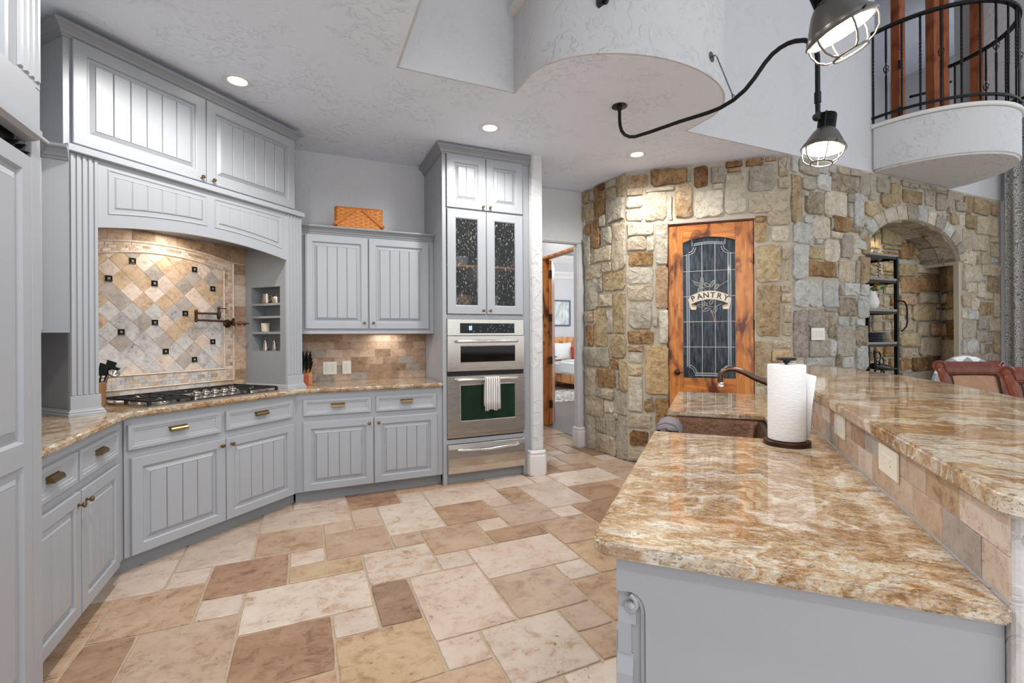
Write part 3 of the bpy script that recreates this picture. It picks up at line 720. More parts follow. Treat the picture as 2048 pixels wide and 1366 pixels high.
def blk(u, z):
    if abs(u - AC) < AA + 0.01 and z < arch_z(u) + 0.03: return True
    return abs(u - AC) < AA + 0.17 and z > AZ - 0.1 and z < AZ + (AB + 0.19) * sqrt(max(0, 1 - ((u - AC) / (AA + 0.17)) ** 2))
dw = stone_face('wall_dining', 'dining', m, 4.02, 3.09, blk, 'gwtc')
# voussoirs of the arch
VR = random.Random(3); ang = 176.0
while ang > 6:
    st = VR.uniform(10, 15); a1 = max(4, ang - st); m = MB()
    R0 = VR.uniform(0.15, 0.18)
    def pt(a, k): return (AC + (AA + k * 0.95) * cos(radians(a)), AZ + (AB + k) * sin(radians(a)))
    lo, hi = a1 + 0.6, ang - 0.6
    ring = lambda k0, k1, da, y: [(x, y + VR.uniform(-.003, .003), z) for x, z in
                                  [pt(hi - da, k0), pt((hi + lo) / 2, k0), pt(lo + da, k0), pt(lo + da, (k0 + k1) / 2), pt(lo + da, k1), pt((hi + lo) / 2, k1 + .006), pt(hi - da, k1), pt(hi - da, (k0 + k1) / 2)]]
    l = [ring(0.004, R0, 0, 0.004), ring(0.004, R0, 0, -0.018), ring(0.016, R0 - .014, 0.7, -0.028)]
    m.loops(l)
    ob('stone', mesh_of(m, smooth=True, ang=50), 's' + VR.choice('ccwcgw'), dw)
    ang = a1
# soffit stones of the barrel and the niche behind it
ang = 176.0
while ang > 4:
    a1 = max(4, ang - VR.uniform(14, 22))
    for (y0, y1) in ((0.02, 0.19), (0.2, 0.38)):
        m = MB(); pp = []
        for y in (y0, y1):
            for a in (ang - 1, (ang + a1) / 2, a1 + 1):
                pp.append((AC + (AA - VR.uniform(0.0, 0.02)) * cos(radians(a)), y, AZ + (AB - VR.uniform(0.0, 0.025)) * sin(radians(a))))
        top = [(AC + (AA + 0.03) * cos(radians(a)), y, AZ + (AB + 0.03) * sin(radians(a))) for y in (y0, y1) for a in (ang - 1, (ang + a1) / 2, a1 + 1)]
        m.add(pp + top, [(0, 1, 4, 3), (1, 2, 5, 4), (0, 3, 9, 6), (2, 8, 11, 5), (0, 6, 7, 1), (1, 7, 8, 2), (3, 4, 10, 9), (4, 5, 11, 10)])
        ob('stone', m, 's' + VR.choice('hghmg'), dw)
    ang = a1
m = MB()
us = [AC - (AA + 0.02) * cos(pi * i / 28) for i in range(29)]
for p, q_ in zip(us, us[1:]):
    f = lambda u: AZ + (AB + 0.02) * sqrt(max(0, 1 - ((u - AC) / (AA + 0.02)) ** 2))
    m.prism_y([(p, f(p)), (q_, f(q_)), (q_, f(q_) + 0.08), (p, f(p) + 0.08)], 0.1, 0.40)
m.box(AC - AA - 0.1, 0.1, 0, AC - AA - 0.01, 0.40, 2.3)
ob('wall_barrel', m, 'mortar', kind='structure', loc=(4.341, 3.1, 0))
stone_face('wall_niche', 'nb', MB().box(1.0, 0.012, 0, 3.6, 0.12, 2.9), 3.52, 2.72, lambda u, z: u < 1.1, 'otbt')
stone_face('wall_niche_side', 'ns', MB().box(-0.02, 0.012, 0, 0.50, 0.04, 2.3), 0.56, 2.3, lambda u, z: False, 'otB')
# ------------------------------------------------------------------ cabinetry
# Every run is built in its own frame: x along the front, y into the wall, z up; door fronts at y = 0.
def rect(w, h): return lambda d: [(d, d), (w - d, d), (w - d, h - d), (d, h - d)]
def knob_mesh():
    A = Matrix.Rotation(pi / 2, 3, 'X')
    return mesh_of(MB().lathe([(0.009, 0), (0.009, 0.003), (0.0045, 0.006), (0.0045, 0.014), (0.011, 0.018), (0.0135, 0.023), (0.010, 0.029), (0.003, 0.031)], n=14, axis=A), smooth=True, name='knob')
KNOB = knob_mesh(); KNOB.materials.append(MT['brass'])
def pull_mesh():
    m = MB()
    outer = [(0.0, 0.016), (-0.010, 0.0155), (-0.019, 0.011), (-0.0245, 0.003), (-0.026, -0.008)]
    inner = [(-0.0235, -0.008), (-0.022, 0.002), (-0.0175, 0.0085), (-0.010, 0.0125), (0.0, 0.0130)]
    m.prism_x(outer + inner, -0.048, 0.048)
    end = outer + [(0.0, -0.008)]
    m.prism_x(end, -0.051, -0.047); m.prism_x(end, 0.047, 0.051)
    m.box(-0.056, -0.003, 0.010, 0.056, 0.0, 0.019)
    return mesh_of(m, name='cup_pull')
PULL = pull_mesh(); PULL.materials.append(MT['brass'])
def panel_field(parent, x0, z0, x1, z1, y, mat, nb, zlow=None):
    # tongue-and-groove boards of a raised panel; zlow(x) gives an arched lower edge
    bw = (x1 - x0) / nb; g = 0.0018; c = 0.003
    for i in range(nb):
        a, b = x0 + i * bw + (g if i else 0), x0 + (i + 1) * bw - (g if i < nb - 1 else 0)
        za, zb = (z0, z0) if zlow is None else (zlow(a), zlow(b))
        o_ = [(a, za), (b, zb), (b, z1), (a, z1)]
        i_ = [(a + c, za), (b - c, zb), (b - c, z1), (a + c, z1)]
        m = MB().loops([[(p, y + 0.009, q_) for p, q_ in o_], [(p, y + 0.003, q_) for p, q_ in o_], [(p, y, q_) for p, q_ in i_]])
        ob('board', m, mat, parent)
def door(parent, x0, z0, x1, z1, nb=4, mat='paint', t=0.02, fr=0.062, knob=None, name='door', y=0.0, boards=True):
    # raised and beaded panel door; front face at y, back at y + t
    w, h = x1 - x0, z1 - z0
    r = rect(w, h)
    L = lambda d, yy: [(x0 + p, y + yy, z0 + q_) for p, q_ in r(d)]
    m = MB().loops([L(0, t), L(0, 0.003), L(0.003, 0), L(fr - 0.006, 0), L(fr, 0.005), L(fr + 0.002, 0.014), L(fr + 0.013, 0.0145), L(fr + 0.034, 0.0025), L(fr + 0.036, 0.009)], True, True)
    d = ob(name, m, mat, parent)
    if boards:
        e = fr + 0.036
        panel_field(d, x0 + e, z0 + e, x1 - e, z1 - e, y + 0.0005, mat, nb)
    if knob: ob('knob', KNOB, None, d, loc=(knob[0], y, knob[1]))
    return d
def drawer(parent, x0, z0, x1, z1, mat='paint', t=0.02, y=0.0, pull=True):
    r = rect(x1 - x0, z1 - z0)
    L = lambda d, yy: [(x0 + p, y + yy, z0 + q_) for p, q_ in r(d)]
    m = MB().loops([L(0, t), L(0, 0.003), L(0.003, 0), L(0.020, 0), L(0.024, 0.004), L(0.034, 0.005), L(0.037, 0.009)], True, True)
    d = ob('drawer', m, mat, parent)
    if pull: ob('cup_pull', PULL, None, d, loc=((x0 + x1) / 2, y + 0.009, (z0 + z1) / 2 + 0.008))
    return d
CROWN = [(0, 0), (0.007, 0), (0.010, 0.012), (0.016, 0.016), (0.022, 0.030), (0.038, 0.048), (0.050, 0.054), (0.054, 0.060), (0.054, 0.072), (0, 0.072)]
def crown(z, s=1.0): return [(o_ * s, z + h * s) for o_, h in CROWN]

# --- left base cabinet (along the left wall)
TL = (-0.92, 0, 0)
t = thing('base_cabinet', TL, pi / 2, 'grey base cabinet under the granite beside the tall left cabinet', 'cabinet')
ob('carcass', MB().prism([(2.325, 0.02), (3.374, 0.02), (3.55, 0.3), (3.3, 0.6), (2.325, 0.6)], 0.095, 0.893), 'paint', t)
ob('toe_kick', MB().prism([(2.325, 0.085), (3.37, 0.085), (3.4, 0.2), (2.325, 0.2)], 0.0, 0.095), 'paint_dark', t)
door(t, 2.285, 0.10, 2.747, 0.66, 3, knob=(2.715, 0.605)); door(t, 2.763, 0.10, 3.238, 0.66, 4, knob=(2.80, 0.605))
drawer(t, 2.285, 0.705, 2.722, 0.845); drawer(t, 2.745, 0.705, 3.238, 0.845)
# --- corner cooktop base cabinet
t = thing('base_cabinet', (DO[0], DO[1], 0), TH, 'wide grey angled base cabinet beneath the gas cooktop', 'cabinet')
ob('carcass', MB().prism([(-0.600, 0.02), (0.606, 0.02), (0.58, 0.4), (-0.58, 0.4)], 0.095, 0.893), 'paint', t)
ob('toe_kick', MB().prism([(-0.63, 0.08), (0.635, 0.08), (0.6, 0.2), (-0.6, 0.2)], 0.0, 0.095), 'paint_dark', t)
door(t, -0.572, 0.10, -0.003, 0.66, 4, knob=(-0.035, 0.617)); door(t, 0.003, 0.10, 0.572, 0.66, 4, knob=(0.038, 0.617))
drawer(t, -0.588, 0.707, -0.033, 0.85); drawer(t, 0.003, 0.712, 0.563, 0.845)
# --- back base cabinet
t = thing('base_cabinet', (0, 4.17, 0), 0, 'grey two door base cabinet between cooktop cabinet and tall oven cabinet', 'cabinet')
ob('carcass', MB().prism([(-0.074, 0.02), (1.158, 0.02), (1.158, 0.66), (0.2, 0.66)], 0.095, 0.893), 'paint', t)
ob('toe_kick', MB().prism([(-0.06, 0.078), (1.158, 0.078), (1.158, 0.2), (-0.03, 0.2)], 0.0, 0.095), 'paint_dark', t)
door(t, 0.0, 0.10, 0.547, 0.66, 4, knob=(0.513, 0.615)); door(t, 0.557, 0.10, 1.105, 0.66, 4, knob=(0.59, 0.615))
drawer(t, 0.0, 0.71, 0.53, 0.84); drawer(t, 0.57, 0.708, 1.096, 0.84)
# --- granite counter over the three runs
e = 0.018
def dpt(dd, off): return W2(dd, off, DO)
ct = [(-1.525, 2.324), (-0.898, 2.324), dpt(-0.590, e), dpt(0.603, e), (1.158, 4.15), (1.158, 4.845), (-0.3, 4.845), dpt(0.615, -0.588), dpt(-0.675, -0.588), (-1.525, 3.3)]
tag(ob('countertop', MB().prism(ct, 0.894, 0.931), 'granite_wall', bevel=0.011, seg=3, smooth=True, ang=50), 'angled gold granite countertop along the stove wall', 'countertop')
# --- back upper cabinet
t = thing('wall_cabinet', (0, 4.47, 0), 0, 'grey two door wall cabinet beneath the wicker hamper', 'cabinet')
ob('carcass', MB().box(-0.15, 0.02, 1.378, 1.158, 0.375, 2.262), 'paint', t)
ob('light_rail', MB().box(-0.15, 0.012, 1.378, 1.12, 0.03, 1.405), 'paint', t)
ob('crown', MB().sweep([(-0.15, 0.02), (1.156, 0.02)], crown(2.258, 0.95), 1), 'paint_dark', t)
ob('top_board', MB().box(-0.15, 0.0, 2.30, 1.156, 0.375, 2.325), 'paint', t)
door(t, 0.02, 1.422, 0.546, 2.245, 4, knob=(0.512, 1.475)); door(t, 0.557, 1.422, 1.108, 2.245, 4, knob=(0.592, 1.475))
# --- tall oven cabinet
t = thing('tall_cabinet', (0, 4.17, 0), 0, 'tall grey cabinet housing the steel wall ovens', 'cabinet')
ob('side_panel', MB().box(1.16, 0.02, 0.095, 1.18, 0.675, 3.02), 'paint', t)
ob('side_panel', MB().box(2.012, 0.02, 0.095, 2.032, 0.675, 3.02), 'paint', t)
m = MB().box(1.16, 0.0, 0.0, 1.195, 0.02, 3.02).box(1.962, 0.0, 0.0, 2.032, 0.02, 3.02)
m.box(1.195, 0.0, 1.51, 1.962, 0.02, 1.55).box(1.195, 0.0, 2.513, 1.962, 0.02, 2.524).box(1.195, 0.0, 3.012, 1.962, 0.02, 3.02).box(1.195, 0.0, 0.365, 1.962, 0.02, 0.405).box(1.572, 0.0, 1.55, 1.586, 0.02, 3.02)
ob('face_frame', m, 'paint', t)
ob('toe_kick', MB().box(1.16, 0.03, 0.0, 2.02, 0.05, 0.09), 'paint_dark', t)
ob('interior', MB().box(1.18, 0.655, 0.095, 2.012, 0.67, 3.02).box(1.18, 0.02, 1.515, 2.012, 0.655, 1.545).box(1.18, 0.02, 2.51, 2.012, 0.655, 2.53).box(1.18, 0.02, 1.545, 1.19, 0.655, 2.51).box(2.002, 0.02, 1.545, 2.012, 0.655, 2.51), 'interior', t)
ob('shelf', MB().box(1.182, 0.06, 2.00, 2.01, 0.65, 2.02), 'pine', t)
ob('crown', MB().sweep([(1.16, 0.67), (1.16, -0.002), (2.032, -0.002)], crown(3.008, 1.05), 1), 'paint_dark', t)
door(t, 1.199, 2.526, 1.574, 3.010, 2, knob=(1.545, 2.555), y=-0.02, fr=0.072); door(t, 1.584, 2.526, 1.956, 3.010, 2, knob=(1.615, 2.555), y=-0.02, fr=0.072)
def glass_door(x0, x1, kx):
    z0, z1 = 1.555, 2.511; fr = 0.082; y = -0.02
    r = rect(x1 - x0, z1 - z0)
    L = lambda d, yy: [(x0 + p, y + yy, z0 + q_) for p, q_ in r(d)]
    m = MB().loops([L(fr, 0.02), L(0, 0.02), L(0, 0.003), L(0.003, 0), L(fr - 0.008, 0), L(fr, 0.006), L(fr, 0.02)], False)
    d = ob('door', m, 'paint', t)
    ob('glass', MB().box(x0 + fr, y + 0.009, z0 + fr, x1 - fr, y + 0.013, z1 - fr), 'seedy', d)
    ob('knob', KNOB, None, d, loc=(kx, y, z0 + 0.033))
glass_door(1.202, 1.574, 1.545); glass_door(1.584, 1.956, 1.613)
# --- wall ovens and warming drawer
t = thing('wall_oven', (1.197, 4.17, 0), 0, 'stainless steel double wall oven built into the tall grey cabinet', 'oven')
ob('body', MB().box(0.0, 0.022, 0.415, 0.763, 0.6, 1.507), 'black', t)
ob('control_panel', MB().box(0, -0.02, 1.357, 0.763, 0.02, 1.507), 'steel', t, bevel=0.002)
c = ob('display', MB().box(0.120, -0.0225, 1.377, 0.664, -0.02, 1.470), 'black_glass', t)
DR = random.Random(2)
m = MB()
for i in range(34):
    x = 0.135 + 0.515 * DR.random(); z = DR.choice((1.392, 1.402, 1.418, 1.432, 1.446, 1.456))
    m.box(x, -0.0229, z, x + DR.uniform(0.003, 0.009), -0.0225, z + 0.0025)
m.box(0.205, -0.0229, 1.405, 0.235, -0.0225, 1.445)
ob('key_legends', m, 'display', c, kind='stuff')
def oven_door(name, z0, z1, wz0, wz1, gl, hz):
    x0, x1 = 0.0, 0.763; a, b = 0.120, 0.664
    m = MB()
    m.box(x0, -0.03, z0, a, 0.0, z1).box(b, -0.03, z0, x1, 0.0, z1).box(a, -0.03, z0, b, 0.0, wz0).box(a, -0.03, wz1, b, 0.0, z1)
    d = ob(name, m, 'steel', t)
    ob('window', MB().box(a, -0.024, wz0, b, -0.01, wz1), gl, d)
    r = 0.006
    ob('window_trim', MB().tube([(a, -0.029, wz0), (b, -0.029, wz0), (b, -0.029, wz1), (a, -0.029, wz1)], r, 6, closed=True), 'chrome', d, smooth=True)
    h = ob('handle', MB().tube([(0.075, -0.03, hz), (0.082, -0.052, hz), (0.105, -0.066, hz), (0.38, -0.074, hz), (0.655, -0.066, hz), (0.68, -0.052, hz), (0.688, -0.03, hz)], 0.0135, 12), 'chrome', d, smooth=True)
    return d
oven_door('upper_door', 1.030, 1.352, 1.106, 1.262, 'black_glass', 1.303)
ob('vent_gap', MB().box(0.0, -0.01, 0.988, 0.763, 0.0, 1.03), 'black', t)
ob('vent_louver', MB().box(0.02, -0.018, 1.0, 0.743, -0.01, 1.006).box(0.02, -0.018, 1.014, 0.743, -0.01, 1.02), 'black', t)
d = oven_door('lower_door', 0.452, 0.986, 0.572, 0.902, 'reflection_glass', 0.952)
ob('badge', MB().box(0.335, -0.032, 0.528, 0.43, -0.03, 0.543), 'chrome', d)
ob('base_strip', MB().box(0.0, -0.012, 0.418, 0.763, 0.0, 0.447), 'steel', t)
t = thing('warming_drawer', (1.197, 4.17, 0), 0, 'stainless warming drawer at the foot of the tall oven cabinet', 'drawer')
pf = [(0.02, 0.098), (-0.03, 0.098), (-0.046, 0.16), (-0.048, 0.24), (-0.04, 0.32), (-0.03, 0.362), (0.02, 0.362)]
ob('front', MB().prism_x(pf, 0.0, 0.763), 'steel', t, bevel=0.002)
ob('box', MB().box(0.01, 0.022, 0.10, 0.753, 0.5, 0.36), 'black', t)
ob('handle', MB().tube([(0.075, -0.034, 0.325), (0.085, -0.06, 0.322), (0.11, -0.07, 0.318), (0.38, -0.088, 0.308), (0.655, -0.07, 0.318), (0.68, -0.06, 0.322), (0.688, -0.034, 0.325)], 0.0125, 12), 'chrome', t, smooth=True)
ob('badge', MB().box(0.335, -0.0505, 0.178, 0.43, -0.046, 0.193), 'chrome', t)
# towel folded over the lower oven handle
m = MB(); prof = []
for i in range(9):
    a = pi * i / 8
    prof.append((-0.068 - 0.0 - 0.019 * cos(pi - a) * -1, 0.952 + 0.019 * sin(a)))
front = [(-0.092, 0.66), (-0.092, 0.75), (-0.092, 0.85)]; back = [(-0.052, 0.85), (-0.050, 0.75), (-0.050, 0.70)]
line = front + [(-0.092, 0.952), (-0.087, 0.968), (-0.073, 0.975), (-0.059, 0.968), (-0.053, 0.952)] + back
nx = 15; vs = []
TR = random.Random(8)
for i in range(nx):
    x = 0.338 + 0.150 * i / (nx - 1)
    rip = 0.004 * sin(i * 1.9) + 0.003 * sin(i * 3.1)
    for k, (y, z) in enumerate(line):
        s = 1.0 if z < 0.93 else 0.3
        vs.append((x + (0.012 * (0.95 - z) * (1 if i > 7 else -0.4) if z < 0.95 else 0), y + rip * s * (1 if k < 5 else 0.5), z + (0.012 * ((i // 4) % 2) if k == 0 else 0)))
m.add(vs, [(i * len(line) + k, (i + 1) * len(line) + k, (i + 1) * len(line) + k + 1, i * len(line) + k + 1) for i in range(nx - 1) for k in range(len(line) - 1)])
tw = ob('dish_towel', m, 'towel', None, loc=(1.197, 4.17, 0), smooth=True, ang=80)
md = tw.modifiers.new('thickness', 'SOLIDIFY'); md.thickness = 0.004
tag(tw, 'white and grey striped dish towel hanging on the lower oven handle', 'towel')

# --- hood surround over the cooktop
H = thing('hood_surround', (DO[0], DO[1], 0), TH, 'grey arched mantel hood with fluted pilasters over the gas cooktop', 'range hood')
def pilaster(x0, x1):
    p = ob('pilaster', MB().box(x0, 0.108, 0.931, x1, 0.125, 2.352), 'paint', H)
    w = x1 - x0
    ob('plinth', MB().box(x0 - 0.006, 0.095, 0.931, x1 + 0.006, 0.122, 1.038), 'paint', p, bevel=0.002)
    m = MB(); n = 5; bw = (w - 0.008) / (2 * n - 1)
    for i in range(n):
        a = x0 + 0.004 + 2 * i * bw
        m.loops([[(a - bw * .3, 0.109, 1.04), (a + bw * 1.3, 0.109, 1.04), (a + bw * 1.3, 0.109, 2.35), (a - bw * .3, 0.109, 2.35)],
                 [(a, 0.1005, 1.042), (a + bw, 0.1005, 1.042), (a + bw, 0.1005, 2.348), (a, 0.1005, 2.348)]])
    ob('fluting', m, 'paint', p)
    return p
pilaster(-0.803, -0.675); pilaster(0.605, 0.755)
bm_ = [(0, 0), (0.016, 0), (0.016, 0.010), (0.011, 0.014), (0.012, 0.022), (0.006, 0.027), (0.004, 0.036), (0, 0.036)]
bmz = [(o_, z + 0.931) for o_, z in bm_]
ob('base_molding', MB().sweep([(-0.809, 0.60), (-0.809, 0.095), (-0.669, 0.095), (-0.669, 0.58)], bmz, 1), 'paint', H)
ob('base_molding', MB().sweep([(0.604, 0.58), (0.599, 0.095), (0.761, 0.095), (0.761, 0.60)], bmz, 1), 'paint', H)
# left column box and right column with its spice niche
ob('column_side', MB().box(-0.805, 0.125, 0.931, -0.79, 0.62, 2.352).box(-0.69, 0.125, 0.931, -0.675, 0.585, 2.352), 'paint_dark', H)
ny0, ny1, nz0, nz1 = 0.19, 0.52, 1.236, 1.768
sp = ob('niche_panel', MB().box(0.61, 0.125, 0.931, 0.626, ny0, 2.352).box(0.61, ny1, 0.931, 0.626, 0.60, 2.352).box(0.61, ny0, 0.931, 0.626, ny1, nz0).box(0.61, ny0, nz1, 0.626, ny1, 2.352), 'paint_dark', H)
ob('plinth_side', MB().box(0.600, 0.122, 0.931, 0.61, 0.585, 1.022), 'paint_dark', H)
ob('niche_lining', MB().box(0.735, ny0 - .02, nz0 - .02, 0.745, ny1 + .02, nz1 + .02).box(0.626, ny0 - .012, nz0 - .012, 0.735, ny0, nz1 + .012).box(0.626, ny1, nz0 - .012, 0.735, ny1 + .012, nz1 + .012).box(0.626, ny0, nz0 - .012, 0.735, ny1, nz0).box(0.626, ny0, nz1, 0.735, ny1, nz1 + .012), 'paint_dark', H)
for z in (1.624, 1.518, 1.387): ob('niche_shelf', MB().box(0.612, ny0, z - 0.009, 0.735, ny1, z + 0.009), 'paint_dark', H)
ob('column_side', MB().box(0.74, 0.125, 0.931, 0.755, 0.62, 2.352), 'paint', H)
# arched valance with two beaded panels
def az(x): return 1.972 + 0.064 * max(0.0, 1 - ((x + 0.03) / 0.645) ** 2)
xs = [-0.675 + 1.285 * i / 32 for i in range(33)]
m = MB()
for a, b in zip(xs, xs[1:]): m.prism_y([(a, az(a)), (b, az(b)), (b, 2.352), (a, 2.352)], 0.1075, 0.128)
v = ob('valance', m, 'paint', H)
def vpanel(x0, x1, flip):
    lo = lambda x: az(x) + 0.078
    n = 10
    def poly(d):
        xa, xb = x0 + d, x1 - d
        return [(xa + (xb - xa) * i / n, lo(xa + (xb - xa) * i / n) + d) for i in range(n + 1)] + [(xb, 2.312 - d), (xa, 2.312 - d)]
    L = lambda d, y: [(p, y, q_) for p, q_ in poly(d)]
    m = MB().loops([L(-0.004, 0.108), L(0.0, 0.103), L(0.006, 0.1045), L(0.010, 0.114), L(0.018, 0.114), L(0.034, 0.1035), L(0.036, 0.109)])
    p = ob('panel', m, 'paint', v)
    panel_field(p, x0 + 0.036, 0, x1 - 0.036, 2.312 - 0.036, 0.1035, 'paint', 6, lambda x: lo(x) + 0.036)
vpanel(-0.625, -0.052, 0); vpanel(0.002, 0.555, 1)
ob('liner', MB().box(-0.675, 0.128, 2.10, 0.61, 0.59, 2.12), 'paint_dark', H)
ob('ledge', MB().box(-0.822, 0.08, 2.352, 0.770, 0.60, 2.392), 'paint', H, bevel=0.004, seg=2)
# upper cabinet of the hood
ob('upper_carcass', MB().box(-0.805, 0.16, 2.392, 0.735, 0.62, 3.01), 'paint', H)
door(H, -0.770, 2.418, -0.032, 2.99, 6, y=0.14, fr=0.068, knob=(-0.066, 2.445)); door(H, -0.026, 2.418, 0.720, 2.99, 6, y=0.14, fr=0.068, knob=(0.012, 2.445))
ob('crown', MB().sweep([(-0.805, 0.60), (-0.805, 0.16), (0.735, 0.16), (0.735, 0.60)], crown(2.985, 1.0), 1), 'paint_dark', H)

# --- upper cabinet on the left wall, mostly behind the tall left cabinet
t = thing('wall_cabinet', (0, 0, 0), 0, 'narrow grey wall cabinet squeezed between tall left cabinet and hood', 'cabinet')
pl = [(-1.525, 2.36), (-1.2, 2.36), (-1.2, 3.125), (-1.095, 3.145), (-1.14, 3.235), (-1.525, 3.28)]
ob('carcass', MB().prism(pl, 1.38, 2.27), 'paint', t)
ob('front_stile', MB().box(-1.2, 2.98, 1.395, -1.185, 3.10, 2.25), 'paint', t)
ob('crown', MB().sweep([(-1.2, 2.36), (-1.2, 3.125), (-1.095, 3.145)], crown(2.262, 0.95), 1), 'paint_dark', t)
# --- tall left cabinet in the foreground
t = thing('tall_cabinet', (-0.89, 0, 0), pi / 2, 'tall white-grey panelled cabinet with vent slot at the left edge', 'cabinet')
ob('carcass', MB().box(1.1, 0.02, 0.0, 2.318, 0.62, 2.0).box(1.1, 0.02, 2.10, 2.318, 0.62, 3.09).box(2.262, 0.02, 2.0, 2.318, 0.62, 2.1), 'paint', t)
ob('stile', MB().box(2.258, 0.0, 0.0, 2.320, 0.02, 2.27), 'paint', t, bevel=0.002)
def two_panel(x0, x1, z0, z1, cuts):
    m = MB(); fr = 0.055
    m.box(x0, 0.0, z0, x0 + fr, 0.022, z1).box(x1 - fr, 0.0, z0, x1, 0.022, z1)
    zz = [z0] + [c for ab in cuts for c in ab] + [z1]
    for i in range(0, len(zz), 2): m.box(x0 + fr, 0.0, zz[i], x1 - fr, 0.022, zz[i + 1])
    d = ob('door', m, 'paint', t)
    for a, b in cuts:
        r = rect(x1 - x0 - 2 * fr, b - a)
        L = lambda e_, yy: [(x0 + fr + p, yy, a + q_) for p, q_ in r(e_)]
        p = ob('panel', MB().loops([L(0, 0.0005), L(0.006, 0.006), L(0.010, 0.013), L(0.02, 0.013), L(0.05, 0.003), L(0.052, 0.006)]), 'paint', d)
        panel_field(p, x0 + fr + 0.052, a + 0.052, x1 - fr - 0.052, b - 0.052, 0.0025, 'paint', 7)
two_panel(1.15, 2.252, 0.06, 2.0, [(0.15, 0.905), (0.985, 1.945)])
ob('vent_slot', MB().box(1.1, 0.05, 2.0, 2.262, 0.06, 2.1), 'slot', t)
m = MB()
for i in range(9): m.box(1.2 + i * 0.125, 0.02, 2.006 + (i % 3) * 0.006, 1.2 + i * 0.125 + 0.11, 0.045, 2.010 + (i % 3) * 0.006)
for i in range(10): m.box(2.14 + i * 0.011, 0.0, 2.004 + (i % 4) * 0.009, 2.148 + i * 0.011, 0.04, 2.008 + (i % 4) * 0.009)
ob('vent_grille', m, 'iron', t)
ob('lip', MB().prism_x([(0.02, 2.058), (-0.012, 2.063), (-0.03, 2.075), (-0.03, 2.10), (0.02, 2.10)], 1.1, 2.258), 'paint', t)
ob('apron_panel', MB().box(1.1, -0.006, 2.10, 2.275, 0.02, 2.272), 'paint', t, bevel=0.002)
m = MB().box(2.16, 0.0, 2.272, 2.320, 0.02, 3.09)
for i in range(4):
    a = 2.166 + i * 0.039
    m.loops([[(a, 0.0, 2.29), (a + 0.028, 0.0, 2.29), (a + 0.028, 0.0, 3.08), (a, 0.0, 3.08)], [(a + .006, -0.008, 2.295), (a + 0.022, -0.008, 2.295), (a + 0.022, -0.008, 3.08), (a + .006, -0.008, 3.08)]])
ob('fluted_pilaster', m, 'paint', t)
ob('upper_frame', MB().box(2.085, -0.004, 2.272, 2.105, 0.02, 3.09), 'paint', t)
ob('upper_recess', MB().box(2.105, 0.018, 2.272, 2.16, 0.02, 3.09), 'paint_dark', t)
# --- island cabinet, back wall of the bar, granite tops
I = (0, 0, 0)
t = thing('island_cabinet', I, TH, 'grey island cabinet below the gold granite with scrolled corner post', 'cabinet')
m = MB().box(1.034, -0.438, 0.0, 1.06, 0.126, 0.884).box(1.06, -0.438, 0.0, 2.19, 0.19, 0.80).box(2.19, -0.438, 0.0, 2.90, 0.19, 0.60).box(2.90, -0.438, 0.0, 3.83, 0.19, 0.884)
m.box(1.06, 0.16, 0.8, 2.19, 0.19, 0.884)
ob('carcass', m, 'paint', t)
pz = [(-0.438, 0.0), (0.130, 0.0), (0.130, 0.766)] + [(0.130 + 0.032 * (1 - cos(radians(a))), 0.766 + 0.040 * sin(radians(a))) for a in (20, 40, 60, 80)] + [(0.166, 0.806), (0.190, 0.803), (0.190, 0.884), (-0.438, 0.884)]
ob('end_panel', MB().prism_x(pz, 1.020, 1.034), 'paint', t)
cp = ob('corner_post', MB().box(1.034, 0.126, 0.0, 1.09, 0.190, 0.884), 'paint', t, bevel=0.003)
m = MB()
inner = [(0.136, 0.02), (0.136, 0.764)] + [(0.136 + 0.028 * (1 - cos(radians(a))), 0.764 + 0.034 * sin(radians(a))) for a in (20, 40, 60, 80)]
m.tube([(1.030, a, b) for a, b in inner], 0.0055, 8)
m.tube([(1.027, 0.164 + (0.019 - 0.0022 * k) * cos(0.72 * k + 1.7), 0.776 + (0.022 - 0.0023 * k) * sin(0.72 * k + 1.7)) for k in range(8)], [0.0068 - 0.0003 * k for k in range(8)], 8)
m.lathe([(0.010, 0), (0.009, 0.008), (0.003, 0.012)], (1.030, 0.160, 0.773), 12, Rm(-1, 0, 0))
ob('scroll', m, 'paint', cp, smooth=True)
ob('shaft_molding', MB().prism_y([(1.034, 0.0), (1.018, 0.0), (1.018, 0.63), (1.030, 0.67), (1.034, 0.67)], 0.156, 0.190).box(1.026, 0.160, 0.67, 1.034, 0.188, 0.735).prism_y([(1.034, 0.735), (1.026, 0.735), (1.030, 0.765), (1.034, 0.765)], 0.150, 0.188), 'paint', cp)
for x0 in (1.12, 1.62, 2.92, 3.38):
    M_ = Matrix.Translation((0, 0.19, 0)) @ Matrix.Rotation(pi, 4, 'Z')
    d = ob('door', MB(M_).box(-x0 - 0.44, -0.02, 0.11, -x0, 0.0, 0.66), 'paint', t, bevel=0.003)
